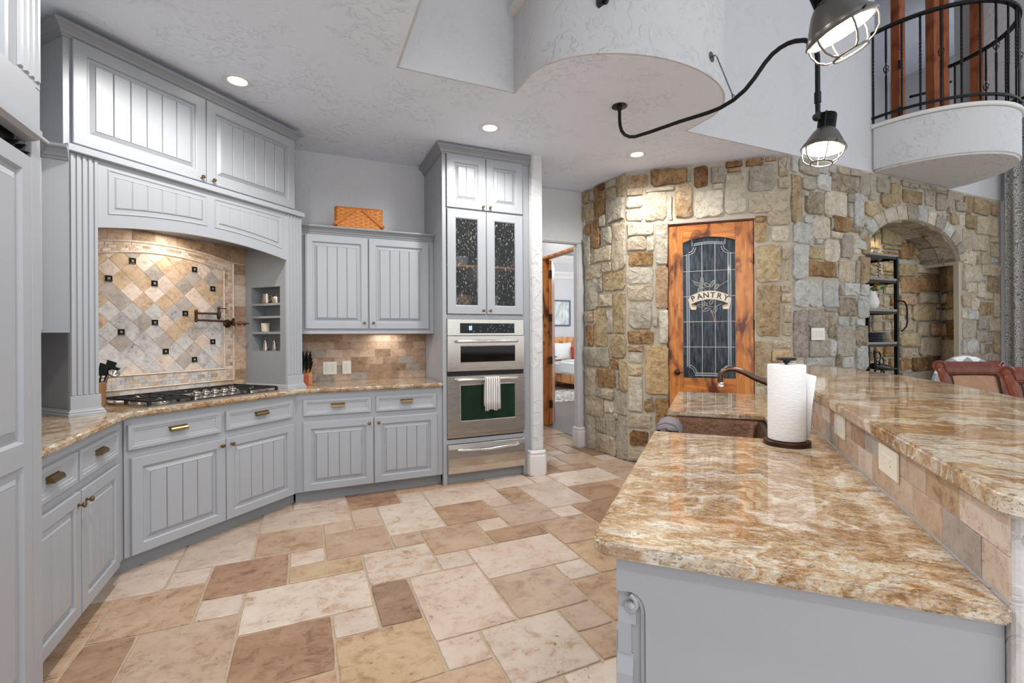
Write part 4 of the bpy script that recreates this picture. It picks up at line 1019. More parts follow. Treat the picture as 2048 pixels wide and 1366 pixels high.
# island granite: near slab, far slab and strip behind the sink are one worked top
pl = [(0.992, -0.436), (2.90, -0.436), (3.865, -0.436), (3.865, 0.242), (2.875, 0.242), (2.875, -0.262), (2.235, -0.262), (2.235, 0.242), (0.992, 0.242)]
m = MB().prism([(0.994, -0.438), (0.994, 0.20)] + arc(1.036, 0.20, 0.042, 0.042, 180, 90, 6) + [(2.235, 0.242), (2.235, -0.262), (2.872, -0.262), (2.872, 0.236), (3.865, 0.236), (3.865, -0.438)], 0.884, 0.915)
tag(ob('countertop', m, 'granite', None, loc=I, rot=TH, bevel=0.0145, seg=5, smooth=True, ang=60), 'gold granite island countertop around the copper sink', 'countertop')
bw = ob('wall_bar', MB().prism([(1.004, -0.4405), (0.996, -0.452), (0.996, -0.57), (4.15, -0.57), (4.15, -0.4405)], 0, 1.067), 'rough_wall', None, loc=I, rot=TH, kind='structure', bevel=0.004)
# travertine tiles on the bar wall, two courses
BR = random.Random(21)
seq_t = 'wygtsbgtpgsytbgp'; seq_b = 'pstgtpgysgtbgspt'
for row, (z0, z1, off, seq) in enumerate(((0.9165, 0.990, 1.006, seq_b), (0.992, 1.066, 1.006, seq_t))):
    x = off; k = 0
    first = 0.085 if row == 0 else 0.165
    while x < 4.1:
        wd = first if k == 0 else 0.1524
        x1 = min(4.1, x + wd)
        ob('tile', mesh_of(MB().box(x + 0.001, -0.4420, z0, x1 - 0.001, -0.4375 + BR.uniform(-.0006, .0006), z1), 0.001), 'v' + seq[k % len(seq)], bw)
        x = x1; k += 1
bar = [(0.945, -0.54), (0.945, -0.448)] + arc(0.985, -0.448, 0.040, 0.040, 180, 90, 6) + [(4.17, -0.408)] + arc(4.17, -0.50, 0.088, 0.092, 90, 0, 4) + [(4.26, -0.80), (3.98, -0.91), (3.755, -0.97), (3.42, -1.04), (3.06, -1.08), (2.6, -1.085), (0.945, -1.085)]
tag(ob('bar_countertop', MB().prism(bar, 1.068, 1.105), 'granite_bar', None, loc=I, rot=TH, bevel=0.0155, seg=5, smooth=True, ang=60), 'long raised granite bar top with gently curved far edge', 'countertop')
# ------------------------------------------------------------------ tile behind the cooktop
def clip(poly, f):       # keep the part of a polygon where f(p) >= 0
    out = []
    for i in range(len(poly)):
        a, b = poly[i], poly[(i + 1) % len(poly)]; fa, fb = f(a), f(b)
        if fa >= 0: out.append(a)
        if (fa >= 0) != (fb >= 0):
            t = fa / (fa - fb); out.append((lerp(a[0], b[0], t), lerp(a[1], b[1], t)))
    return out
def area(p): return abs(sum(p[i][0] * p[(i + 1) % len(p)][1] - p[(i + 1) % len(p)][0] * p[i][1] for i in range(len(p)))) / 2
def shrink(p, d):
    cx = sum(a for a, _ in p) / len(p); cz = sum(b for _, b in p) / len(p)
    r = []
    for a, b in p:
        L = max(1e-5, sqrt((a - cx) ** 2 + (b - cz) ** 2)); r.append((cx + (a - cx) * (1 - d / L), cz + (b - cz) * (1 - d / L)))
    return r
BS = ob('wall_cooktop', MB().box(-0.68, 0.592, 0.931, 0.612, 0.64, 2.12), 'tgrout', kind='structure', loc=(DO[0], DO[1], 0), rot=TH)
KR = random.Random(17)
def wtile(poly, mat, y=0.590, d=0.006, name='tile', par=None):
    if len(poly) < 3 or area(poly) < 6e-5: return
    p2 = shrink(poly, 0.0012); p3 = shrink(poly, 0.0028); dy = KR.uniform(-0.0006, 0.0006)
    m = MB().loops([[(a, y + d, b) for a, b in p2], [(a, y + 0.001, b) for a, b in p2], [(a, y + dy, b) for a, b in p3]])
    ob(name, m, mat, par or BS)
oz = lambda x: 2.023 - 0.22 * (x + 0.03) ** 2
iz = lambda x: 1.948 - 0.32 * (x + 0.03) ** 2
IL, IR, IB = -0.469, 0.409, 1.105
OL, OR_, OB = -0.56, 0.497, 1.003
h = 0.0695
for i in range(-7, 9):
    for j in range(-11, 5):
        if (i + j) % 2 == 0: continue
        cx, cz = -0.105 + i * h, 1.738 + j * h
        p = [(cx - h, cz), (cx, cz - h), (cx + h, cz), (cx, cz + h)]
        for f in (lambda q: q[0] - IL, lambda q: IR - q[0], lambda q: q[1] - IB): p = clip(p, f) if p else p
        if len(p) > 2: p = clip(p, lambda q: iz(q[0]) - q[1])
        if len(p) > 2 and max(a for a, _ in p) > -0.67:
            hi = cz > 1.55
            wtile(p, 'v' + KR.choice('ypsytppsyw' if hi else 'kaspakyaks'))
INS = [(-0.243, 1.878), (-0.383, 1.743), (-0.105, 1.738), (0.178, 1.874), (0.321, 1.738), (0.107, 1.533), (-0.104, 1.460), (-0.313, 1.391), (0.319, 1.318), (-0.033, 1.252), (0.174, 1.183)]
for x, z in INS:
    r = 0.0195
    m = MB().loops([[(x - r, 0.592, z - r), (x + r, 0.592, z - r), (x + r, 0.592, z + r), (x - r, 0.592, z + r)]] +
                   [[(x - k, y, z - k), (x + k, y, z - k), (x + k, y, z + k), (x - k, y, z + k)] for k, y in ((r, 0.584), (r - .002, 0.582), (r - .006, 0.583), (r - .007, 0.586))])
    o_ = ob('inset', m, 'inset', BS)
    m = MB()
    for a in range(4):
        t_ = radians(45 + 90 * a); A = Rm(0, -1, 0)
        m.lathe([(0.0036, 0), (0.003, 0.002), (0.001, 0.003)], (x + 0.0058 * cos(t_), 0.586, z + 0.0058 * sin(t_)), 8, A)
    m.lathe([(0.003, 0), (0.001, 0.003)], (x, 0.586, z), 8, Rm(0, -1, 0))
    ob('rosette', m, 'inset_hi', o_)
# pencil liners
def liner(L_, R_, B_, zf, r):
    pts = [(L_, 0.588, B_), (R_, 0.588, B_), (R_, 0.588, zf(R_))] + [(lerp(R_, L_, k / 16), 0.588, zf(lerp(R_, L_, k / 16))) for k in range(1, 17)]
    ob('liner', MB().tube(pts, r, 6, closed=True), 'vw', BS, smooth=True)
liner(IL - .008, IR + .008, IB - .008, lambda x: iz(x) + .008, 0.0065)
liner(OL, OR_, OB, oz, 0.0075)
# mosaic border of small bricks
def mosaic(p, near):
    wtile(p, 'v' + KR.choice('aakaspg' if near else 'pgwtybpw'), y=0.5895, name='mosaic_brick')
ax0, ax1, az0, az1 = OL + .008, OR_ - .008, OB + .008, IB - .015
rh = (az1 - az0) / 3
for r in range(3):
    x = ax0 - (0.026 if r % 2 else 0)
    while x < ax1:
        a, b = max(ax0, x), min(ax1, x + 0.052)
        if b - a > 0.008: mosaic([(a, az0 + r * rh), (b, az0 + r * rh), (b, az0 + (r + 1) * rh), (a, az0 + (r + 1) * rh)], a < 0.3)
        x += 0.052
z = az1; r = 0
xr0, xr1 = IR + .015, OR_ - .008
while z < 1.89:
    cut = xr0 + (0.048 if r % 2 else 0.025)
    for a, b in ((xr0, cut), (cut, xr1)): mosaic([(a, z), (b, z), (b, z + 0.0285), (a, z + 0.0285)], False)
    z += 0.0285; r += 1
for r in range(3):
    x = -0.47 - 0.02 * r
    while x < 0.47:
        b = min(0.485, x + 0.052)
        f = lambda q, t_: lerp(iz(q) + .016, oz(q) - .009, t_)
        if f(x, r / 3) > 1.5: mosaic([(x, f(x, r / 3)), (b, f(b, r / 3)), (b, f(b, (r + 1) / 3)), (x, f(x, (r + 1) / 3))], False)
        x += 0.052
# larger travertine around the border
x = -0.68
for wd in (0.20, 0.155, 0.165, 0.17, 0.16, 0.165, 0.13, 0.15):
    wtile([(x, 0.933), (min(0.612, x + wd), 0.933), (min(0.612, x + wd), OB - .008), (x, OB - .008)], 'v' + KR.choice('aksga' if x < 0.2 else 'ytg')); x += wd
z = 0.995; r = 0
for hh in [0.088] * 11:
    wtile([(OR_ + .009, z), (0.611, z), (0.611, z + hh), (OR_ + .009, z + hh)], 'v' + KR.choice('tbgtnp')); z += hh
x = -0.68
while x < 0.61:
    b = min(0.611, x + 0.145)
    for (q0, q1) in ((0.009, 0.075), (0.076, 0.15)):
        zl = lambda q: (oz(q) if q < OR_ else oz(OR_)) + q0
        wtile([(x, zl(x)), (b, zl(b)), (b, min(2.115, zl(b) + q1 - q0)), (x, min(2.115, zl(x) + q1 - q0))], 'v' + KR.choice('nbtbn' if x > -0.4 else 'ags'))
    x = b
# ------------------------------------------------------------------ tile behind the back counter
BB = ob('wall_back_tile', MB().box(-0.45, 4.835, 0.931, 1.158, 4.85, 1.379), 'tgrout', kind='structure')
rows = ['sbnbttgtbnst', 'gsgtbtytbtnb', 'tbsgttntbsnt', 'sgtbtntbsbtn', 'tstsnbbnsbtg', 'sbtsgsnbtgnb']
rz_ = [1.375 - 0.0742 * k for k in range(7)]
for k, row in enumerate(rows):
    x = -0.26 + (0.0 if k % 2 == 0 else -0.076); n = 0
    z1, z0 = rz_[k], max(0.932, rz_[k + 1])
    while x < 1.157:
        b = min(1.157, x + 0.1524)
        if b > -0.2: wtile([(max(x, -0.3), z0), (b, z0), (b, z1), (max(x, -0.3), z1)], 'v' + {'r': 'b'}.get(row[n % 12], row[n % 12]), y=4.8325, par=BB, d=0.004)
        x += 0.1524; n += 1

# ------------------------------------------------------------------ switch and outlet plates
def plate(name, loc, rz, w, h, label, kind, par=None):
    t = thing(name, loc, rz, label, 'outlet' if kind == 'outlet' else 'switch')
    ob('cover', MB().box(-w / 2, -0.006, -h / 2, w / 2, 0.0, h / 2), 'plastic', t, bevel=0.0025, seg=2)
    return t
def sockets(t, cx, horizontal=False, s=1.0):
    for k in (-1, 1):
        m = MB()
        def bx(a, b, c, d):
            if horizontal: m.box(cx + k * 0.0195 * s + b, -0.0068, a, cx + k * 0.0195 * s + d, -0.006, c)
            else: m.box(cx + a, -0.0068, k * 0.0195 * s + b, cx + c, -0.006, k * 0.0195 * s + d)
        bx(-0.008 * s, -0.002, -0.006 * s, 0.007 * s); bx(0.006 * s, -0.002, 0.008 * s, 0.006 * s); bx(-0.002, -0.009 * s, 0.002, -0.005 * s)
        ob('socket_slots', m, 'slot', t)
t = plate('light_switch', (0.236, 4.832, 1.053), 0, 0.122, 0.122, 'almond double rocker switch plate on the tan tile backsplash', 'switch')
for x in (-0.025, 0.025): ob('rocker', MB().box(x - 0.016, -0.009, -0.034, x + 0.016, -0.005, 0.034), 'white', t, bevel=0.0015)
t = plate('wall_outlet', (0.388, 4.832, 1.056), 0, 0.08, 0.128, 'almond upright outlet on the tan tile backsplash beside the rocker switch', 'outlet')
ob('face', MB().box(-0.017, -0.0072, -0.035, 0.017, -0.005, 0.035), 'white', t, bevel=0.001); sockets(t, 0)
p = W2(1.552, 0.4375)
t = plate('wall_outlet', (p[0], p[1], 1.008), TH - pi, 0.147, 0.076, 'almond sideways outlet on the bar backsplash nearest the camera', 'outlet')
ob('face', MB().box(-0.042, -0.0068, -0.017, 0.042, -0.005, 0.017), 'plastic', t, bevel=0.001); sockets(t, 0, True, 1.1)
p = W2(2.068, 0.4375)
t = plate('light_switch', (p[0], p[1], 1.013), TH - pi, 0.144, 0.082, 'almond sideways rocker switch on the bar backsplash beside the paper towels', 'switch')
ob('rocker', MB().box(-0.04, -0.0085, -0.018, 0.04, -0.005, 0.018), 'white', t, bevel=0.0015)
t = plate('light_switch', (4.68, 3.068, 1.352), 0, 0.205, 0.122, 'white four gang switch plate on the grey stone wall', 'switch')
for x in (-0.069, -0.023, 0.023, 0.069): ob('rocker', MB().box(x - 0.016, -0.010, -0.034, x + 0.016, -0.005, 0.034), 'white', t, bevel=0.0015)

# ------------------------------------------------------------------ gas cooktop
C = thing('gas_cooktop', (DO[0], DO[1], 0.931), TH, 'stainless five burner gas cooktop set in the angled granite counter', 'cooktop')
ob('tray', MB().loops([[(a, b, 0.0) for a, b in ((-0.475, 0.015), (0.445, 0.015), (0.445, 0.50), (-0.475, 0.50))], [(a, b, 0.010) for a, b in ((-0.475, 0.015), (0.445, 0.015), (0.445, 0.50), (-0.475, 0.50))],
                       [(a, b, 0.014) for a, b in ((-0.468, 0.022), (0.438, 0.022), (0.438, 0.493), (-0.468, 0.493))], [(a, b, 0.014) for a, b in ((-0.45, 0.04), (0.42, 0.04), (0.42, 0.475), (-0.45, 0.475))],
                       [(a, b, 0.006) for a, b in ((-0.44, 0.05), (0.41, 0.05), (0.41, 0.465), (-0.44, 0.465))]]), 'steel', C)
cp = ob('control_fascia', MB().prism_x([(0.018, 0.012), (0.055, 0.018), (0.13, 0.045), (0.165, 0.047), (0.175, 0.012)], -0.19, 0.19), 'steel', C, bevel=0.004, seg=2, smooth=True)
ob('front_trim', MB().box(-0.17, 0.022, 0.014, 0.17, 0.040, 0.020), 'black', cp)
for k in range(5):
    x = -0.132 + 0.066 * k
    A = Rm(0, -0.34, 0.94)
    o_ = ob('control_knob', MB().lathe([(0.0245, 0), (0.024, 0.004), (0.020, 0.005), (0.019, 0.020), (0.016, 0.024), (0.002, 0.025)], (x, 0.112, 0.039), 18, A), 'chrome', C, smooth=True)
    ob('collar', MB().lathe([(0.0275, 0), (0.0275, 0.005), (0.023, 0.006)], (x, 0.113, 0.036), 18, A), 'black', o_, smooth=True)
for x, y, r in ((-0.335, 0.14, 0.045), (-0.335, 0.36, 0.04), (-0.005, 0.33, 0.055), (0.31, 0.14, 0.04), (0.31, 0.36, 0.045)):
    b_ = ob('burner', MB().lathe([(r * 1.2, 0.006), (r * 1.15, 0.014), (r * .9, 0.018), (r * .85, 0.022)], (x, y, 0), 20), 'pewter', C, smooth=True)
    ob('burner_cap', MB().lathe([(r * .85, 0.022), (r * .82, 0.030), (r * .3, 0.033)], (x, y, 0), 20), 'castiron', b_, smooth=True)
def grate(x0, x1, y0, y1, z=0.045):
    m = MB(); b = 0.0055
    def bar(p, q_, zz=z):
        d = Vector((q_[0] - p[0], q_[1] - p[1])).normalized(); n = Vector((-d.y, d.x)) * b
        m.prism([(p[0] + n.x, p[1] + n.y), (p[0] - n.x, p[1] - n.y), (q_[0] - n.x, q_[1] - n.y), (q_[0] + n.x, q_[1] + n.y)], zz - 0.012, zz)
    bar((x0, y0), (x1, y0)); bar((x0, y1), (x1, y1)); bar((x0, y0), (x0, y1)); bar((x1, y0), (x1, y1))
    ym = (y0 + y1) / 2; xm = (x0 + x1) / 2
    bar((x0, ym), (x1, ym))
    for yy in (y0 + (y1 - y0) * .25, y0 + (y1 - y0) * .75):
        bar((x0, yy), (xm - 0.03, yy)); bar((xm + 0.03, yy), (x1, yy))
    for a, c in ((y0, ym), (ym, y1)):
        bar((xm, a), (xm, a + (c - a) * .36)); bar((xm, c - (c - a) * .36), (xm, c))
        for sx in (-1, 1):
            bar((xm + sx * (x1 - x0) * .32, a), (xm + sx * (x1 - x0) * .14, a + (c - a) * .3)); bar((xm + sx * (x1 - x0) * .32, c), (xm + sx * (x1 - x0) * .14, c - (c - a) * .3))
    for x in (x0, x1):
        for y in (y0, y1, ym): m.box(x - 0.008, y - 0.008, 0.006, x + 0.008, y + 0.008, z - 0.006)
    ob('grate', m, 'castiron', C)
grate(-0.462, -0.205, 0.03, 0.485); grate(-0.195, 0.185, 0.19, 0.485); grate(0.195, 0.432, 0.03, 0.485)

# ------------------------------------------------------------------ pot filler
P = thing('pot_filler', (DO[0], DO[1], 0), TH, 'oil rubbed bronze folding pot filler over the cooktop', 'faucet')
Y = 0.515
ob('wall_flange', MB().lathe([(0.034, 0), (0.034, 0.006), (0.026, 0.012), (0.014, 0.018), (0.012, 0.06)], (0.44, 0.588, 1.464), 20, Rm(0, -1, 0)), 'bronze', P, smooth=True)
def joint(x, z0, z1, r=0.0105):
    return MB().lathe([(r * .5, z0 - 0.014), (r * .9, z0 - 0.010), (r * 1.25, z0 - 0.004), (r, z0), (r, z1), (r * 1.25, z1 + 0.004), (r * .9, z1 + 0.010), (r * .5, z1 + 0.015)], (x, Y, 0), 14)
ob('swivel', joint(0.44, 1.458, 1.492), 'bronze', P, smooth=True)
ob('arm', MB().tube([(0.44, Y, 1.478), (0.14, Y, 1.484)], 0.0085, 10), 'bronze', P, smooth=True)
ob('swivel', joint(0.14, 1.482, 1.548), 'bronze', P, smooth=True)
ob('arm', MB().tube([(0.14, Y, 1.535), (0.315, Y, 1.538)], 0.0085, 10), 'bronze', P, smooth=True)
ob('spout', MB().lathe([(0.009, 1.492), (0.011, 1.50), (0.015, 1.52), (0.015, 1.545), (0.009, 1.558), (0.008, 1.572), (0.012, 1.578), (0.010, 1.590), (0.005, 1.596)], (0.318, Y, 0), 14), 'bronze', P, smooth=True)
ob('lever', MB().tube([(0.318, Y, 1.583), (0.345, Y - 0.01, 1.580), (0.372, Y - 0.016, 1.579)], [0.005, 0.0038, 0.005], 8), 'bronze', P, smooth=True)
ob('lever', MB().tube([(0.44, Y - 0.01, 1.466), (0.475, Y - 0.05, 1.462), (0.53, Y - 0.07, 1.464)], [0.008, 0.006, 0.004], 8).lathe([(0.014, -0.012), (0.016, 0), (0.014, 0.012)], (0.47, Y - 0.03, 1.464), 12, Rm(1, -0.8, 0)).lathe([(0.011, -0.008), (0.013, 0), (0.010, 0.008)], (0.50, Y - 0.055, 1.463), 12, Rm(1, -0.5, 0)), 'bronze', P, smooth=True)

# ------------------------------------------------------------------ things on the stove wall counter and shelves
def dloc(dd, y, z): q_ = W2(dd, -y, DO); return (q_[0], q_[1], z)
t = thing('utensil_crock', dloc(-0.545, 0.43, 0.931), 0, 'brown utensil crock with black spatulas and ladle beside left hood pilaster', 'crock')
ob('crock', MB().lathe([(0.05, 0), (0.058, 0.004), (0.060, 0.12), (0.064, 0.145), (0.062, 0.15), (0.054, 0.148), (0.052, 0.012)], n=24), 'terracotta', t, smooth=True)
for k, (dx, dy, hh) in enumerate(((0.075, 0.02, 0.285), (0.055, -0.02, 0.27), (0.095, 0.0, 0.25))):
    ob('spatula', MB().tube([(dx * .2, dy * .2, 0.02), (dx * .8, dy, 0.2)], 0.005, 6).loops([[(dx * .8 - .02, dy - .004, 0.19), (dx * .8 + .02, dy - .004, 0.19), (dx * .8 + .02, dy + .004, 0.19), (dx * .8 - .02, dy + .004, 0.19)], [(dx * 1.15 - .024, dy - .003, hh), (dx * 1.15 + .024, dy - .003, hh - .02), (dx * 1.15 + .024, dy + .003, hh - .02), (dx * 1.15 - .024, dy + .003, hh)]], True, True), 'black', t)
ob('ladle', MB().tube([(0.0, 0.02, 0.02), (0.09, -0.03, 0.21)], 0.004, 6).lathe([(0.001, -0.028), (0.018, -0.024), (0.028, -0.012), (0.031, 0.0), (0.028, 0.0), (0.016, -0.02), (0.001, -0.024)], (0.115, -0.04, 0.205), 14, Rm(0.5, -0.4, 0.8)), 'chrome', t, smooth=True)
t = thing('knife_block', (0.018, 4.60, 0.931), radians(8), 'slanted knife block full of black handled knives on the back counter', 'knife block')
ob('block', MB().prism_x([(-0.09, 0), (0.09, 0), (0.09, 0.16), (0.03, 0.19), (-0.09, 0.085)], -0.048, 0.048), 'block', t, bevel=0.003)
ob('end_cap', MB().box(-0.053, -0.1, 0.0, -0.047, 0.02, 0.09).box(-0.05, -0.101, 0.0, 0.012, -0.09, 0.087), 'copper_block', t)
for r_ in range(4):
    for c_ in range(3):
        y0, z0 = -0.066 + r_ * 0.032, 0.105 + r_ * 0.028; x0 = -0.032 + c_ * 0.03
        ob('knife', MB().tube([(x0, y0 + 0.01, z0), (x0 + 0.006, y0 - 0.035, z0 + 0.05), (x0 + 0.014, y0 - 0.062, z0 + 0.10)], [0.006, 0.0085, 0.0065], 6), 'black', t, smooth=True)
# pewter and crockery in the niche of the right hood column
def pot(name, lab, cat, dd, y, z, prof, mat, handle=None, lid=None):
    t = thing(name, dloc(dd, y, z), TH, lab, cat)
    ob('body', MB().lathe(prof, n=18), mat, t, smooth=True)
    if handle: ob('handle', MB().tube(handle, 0.0035, 6), mat, t, smooth=True)
    if lid: ob('lid', MB().lathe(lid, n=16), mat, t, smooth=True)
    return t
pot('pitcher', 'small pewter pitcher on the top shelf of the hood niche', 'pitcher', 0.672, 0.415, 1.634, [(0.024, 0), (0.034, 0.005), (0.037, 0.03), (0.031, 0.06), (0.033, 0.083), (0.031, 0.083), (0.028, 0.06), (0.02, 0.01)], 'pewter', [(0, -0.03, 0.075), (-0.0, -0.055, 0.07), (0, -0.056, 0.04), (0, -0.034, 0.02)])
pot('sugar_bowl', 'lidded pewter sugar bowl next to the small pitcher', 'pot', 0.672, 0.30, 1.634, [(0.032, 0), (0.036, 0.004), (0.037, 0.05), (0.035, 0.055)], 'pewter', [(0, -0.036, 0.045), (0, -0.058, 0.044), (0, -0.058, 0.018), (0, -0.036, 0.012)], [(0.036, 0.055), (0.02, 0.064), (0.005, 0.068), (0.007, 0.076), (0.002, 0.08)])
pot('mug', 'cream ribbed mug on the lower shelf of the hood niche', 'cup', 0.672, 0.43, 1.396, [(0.027, 0), (0.031, 0.003), (0.036, 0.074), (0.033, 0.074), (0.027, 0.008)], 'cream_pot', None)
pot('tin_can', 'blue printed tin at the edge of the hood niche', 'can', 0.672, 0.215, 1.396, [(0.022, 0), (0.022, 0.085), (0.018, 0.087)], 'can')
mill = [(0.022, 0), (0.024, 0.004), (0.019, 0.05), (0.015, 0.075), (0.017, 0.08), (0.012, 0.09), (0.005, 0.098), (0.006, 0.106), (0.002, 0.11)]
hl = [(0, -0.016, 0.07), (0, -0.036, 0.066), (0, -0.038, 0.04), (0, -0.02, 0.022)]
pot('coffee_pot', 'tall pewter pot at the inner end of the niche floor', 'pot', 0.672, 0.43, 1.237, mill, 'pewter', hl)
pot('coffee_pot', 'tall pewter pot in the middle of the niche floor', 'pot', 0.672, 0.325, 1.237, [(r_ * .9, z_ * .95) for r_, z_ in mill], 'pewter', hl)
pot('pepper_mill', 'turned pewter mill at the outer end of the niche floor', 'mill', 0.672, 0.232, 1.237, [(0.022, 0), (0.024, 0.01), (0.014, 0.03), (0.02, 0.05), (0.013, 0.075), (0.019, 0.095), (0.010, 0.115), (0.014, 0.13), (0.003, 0.14)], 'pewter')
# wicker hamper on top of the wall cabinet
t = thing('picnic_basket', (0.48, 4.585, 2.326), radians(-3), 'honey coloured woven picnic basket lying on the wall cabinet', 'basket')
wx, wy, hz = 0.205, 0.085, 0.195
def ringpt(s_, k=1.0):   # rounded rectangle walked by s in 0..1
    c = 0.035; P4 = []
    for (cx, cy, a0) in ((wx - c, -wy + c, -90), (wx - c, wy - c, 0), (-wx + c, wy - c, 90), (-wx + c, -wy + c, 180)):
        P4 += [(cx + c * cos(radians(a0 + 90 * i / 3)), cy + c * sin(radians(a0 + 90 * i / 3))) for i in range(4)]
    P4.append(P4[0]); L = [0]
    for a, b in zip(P4, P4[1:]): L.append(L[-1] + sqrt((a[0] - b[0]) ** 2 + (a[1] - b[1]) ** 2))
    d = (s_ % 1.0) * L[-1]
    for i in range(len(P4) - 1):
        if d <= L[i + 1]:
            t_ = (d - L[i]) / max(1e-6, L[i + 1] - L[i]); return (lerp(P4[i][0], P4[i + 1][0], t_) * k, lerp(P4[i][1], P4[i + 1][1], t_) * k)
    return P4[0]
core = [ringpt(i / 28, 0.985) for i in range(28)]
ob('body', MB().prism(core, 0.0, hz), 'splint_dk', t)
for par, mt in ((0, 'splint'), (1, 'splint2')):
    m = MB()
    for r_ in range(11):
        z0 = 0.004 + r_ * 0.0168
        for k in range(26):
            if (r_ + k) % 2 != par: continue
            s0, s1 = (k - 0.12) / 26, (k + 1.12) / 26
            q_ = [ringpt(lerp(s0, s1, i / 3)) for i in range(4)]
            o4 = [1.0, 1.022, 1.022, 1.0]
            lo = [(a * f_ , b * (1 + (f_ - 1) * 2.2), z0) for (a, b), f_ in zip(q_, o4)]; hi = [(a, b, z0 + 0.0155) for a, b, _ in lo]
            m.add(lo + hi, [(i, i + 1, i + 5, i + 4) for i in range(3)])
    wv_ = ob('weave', m, mt, t, kind='stuff'); md = wv_.modifiers.new('thickness', 'SOLIDIFY'); md.thickness = 0.003
ob('rim', MB().tube([(a * 1.012, b * 1.02, hz - 0.004) for a, b in core], 0.008, 6, closed=True), 'splint2', t, smooth=True)
ob('lid', MB().prism([(a * 0.97, b * 0.97) for a, b in core], hz - 0.004, hz + 0.004), 'splint', t)
for s_ in (-1, 1):
    a, b = (s_ * 0.03, hz - 0.01), (s_ * 0.208, 0.038)
    m = MB().prism_y([(a[0] - 0.010, a[1] + .008), (a[0] + 0.010, a[1] - .012), (b[0] + 0.008, b[1] - 0.014), (b[0] - 0.008, b[1] + 0.014)] if s_ < 0 else [(a[0] - 0.010, a[1] - .012), (a[0] + 0.010, a[1] + .008), (b[0] + 0.008, b[1] + 0.014), (b[0] - 0.008, b[1] - 0.014)], -wy - 0.014, -wy - 0.006)
    hd = ob('handle', m, 'splint2', t, bevel=0.002)
    ob('hinge_lug', MB().lathe([(0.013, -0.014), (0.013, 0.014)], (s_ * 0.211, -wy + 0.0, 0.036), 10, Rm(0, 1, 0)), 'splint_dk', hd)
# things behind the seeded glass of the tall cabinet
def tpot(name, lab, cat, x, y, z, prof, mat):
    t = thing(name, (x, y, z), 0, lab, cat); ob('body', MB().lathe(prof, n=20), mat, t, smooth=True); return t
t = tpot('bowl_stack', 'grey bowl on the shelf behind the left glass door', 'bowl', 1.37, 4.36, 2.021, [(0.07, 0), (0.085, 0.01), (0.098, 0.07), (0.102, 0.085), (0.094, 0.083), (0.08, 0.02)], 'blue_bowl')
t = tpot('pitcher', 'clear glass pitcher on the shelf behind the right glass door', 'pitcher', 1.66, 4.36, 2.021, [(0.04, 0), (0.045, 0.1), (0.052, 0.2), (0.05, 0.2), (0.042, 0.1)], 'blue_bowl')
t = thing('splint_basket', (1.375, 4.32, 1.546), 0, 'round ash splint basket behind the left glass door', 'basket')
ob('body', MB().lathe([(0.088, 0), (0.09, 0.005), (0.104, 0.18), (0.1, 0.18), (0.086, 0.008)], n=24), 'ash2', t, smooth=True)
m = MB()
for r_ in range(6):
    for k in range(20):
        if (r_ + k) % 2: continue
        rr = 0.092 + 0.0023 * r_; z0 = 0.01 + r_ * 0.028
        pts = [(rr * 1.0 * cos(2 * pi * (k + f_) / 20), rr * sin(2 * pi * (k + f_) / 20)) for f_ in (-0.1, 0.5, 1.1)]
        ks = (1.0, 1.045, 1.0)
        m.add([(a * s_, b * s_, z0) for (a, b), s_ in zip(pts, ks)] + [(a * s_, b * s_, z0 + 0.026) for (a, b), s_ in zip(pts, ks)], [(0, 1, 4, 3), (1, 2, 5, 4)])
wv_ = ob('weave', m, 'ash', t, kind='stuff'); md = wv_.modifiers.new('thickness', 'SOLIDIFY'); md.thickness = 0.003
ob('rim', MB().lathe([(0.102, 0.172), (0.109, 0.172), (0.109, 0.19), (0.102, 0.19)], n=24), 'ash2', t, smooth=True)
t = tpot('crock', 'cream speckled crock behind the right glass door', 'crock', 1.675, 4.32, 1.546, [(0.072, 0), (0.076, 0.006), (0.082, 0.17), (0.092, 0.185), (0.09, 0.19), (0.078, 0.186), (0.07, 0.012)], 'cream_pot')

# ------------------------------------------------------------------ island: sink, faucet, towels
K = thing('farmhouse_sink', (0, 0, 0), TH, 'hammered copper farmhouse sink between the two island granite sections', 'sink')
def rr(x0, y0, x1, y1, r, n=4):
    return arc(x0 + r, y0 + r, r, r, 180, 270, n) + arc(x1 - r, y0 + r, r, r, 270, 360, n) + arc(x1 - r, y1 - r, r, r, 0, 90, n) + arc(x0 + r, y1 - r, r, r, 90, 180, n)
sx0, sx1, sy0, sy1 = 2.240, 2.884, -0.256, 0.230
ring = lambda d, z, r: [(x, y, z) for x, y in rr(sx0 + d, sy0 + d, sx1 - d, sy1 - d, r)]
ob('basin', MB().loops([ring(-0.004, 0.60, 0.02), ring(-0.004, 0.872, 0.02), ring(0.0, 0.880, 0.022), ring(0.022, 0.882, 0.03), ring(0.034, 0.858, 0.04), ring(0.046, 0.68, 0.05), ring(0.08, 0.648, 0.06), ring(0.2, 0.640, 0.06)]), 'copper', K, smooth=True, ang=50)
ob('drain', MB().lathe([(0.045, 0.641), (0.04, 0.646), (0.015, 0.643)], (2.55, -0.02, 0), 20), 'bronze', K, smooth=True)
F = thing('kitchen_faucet', (0, 0, 0), TH, 'brown bronze arched kitchen faucet rising behind the paper towels', 'faucet')
ob('base', MB().lathe([(0.03, 0), (0.03, 0.008), (0.02, 0.016), (0.017, 0.05), (0.021, 0.06), (0.017, 0.075)], (2.55, -0.345, 0.915), 18), 'bronze_lt', F, smooth=True)
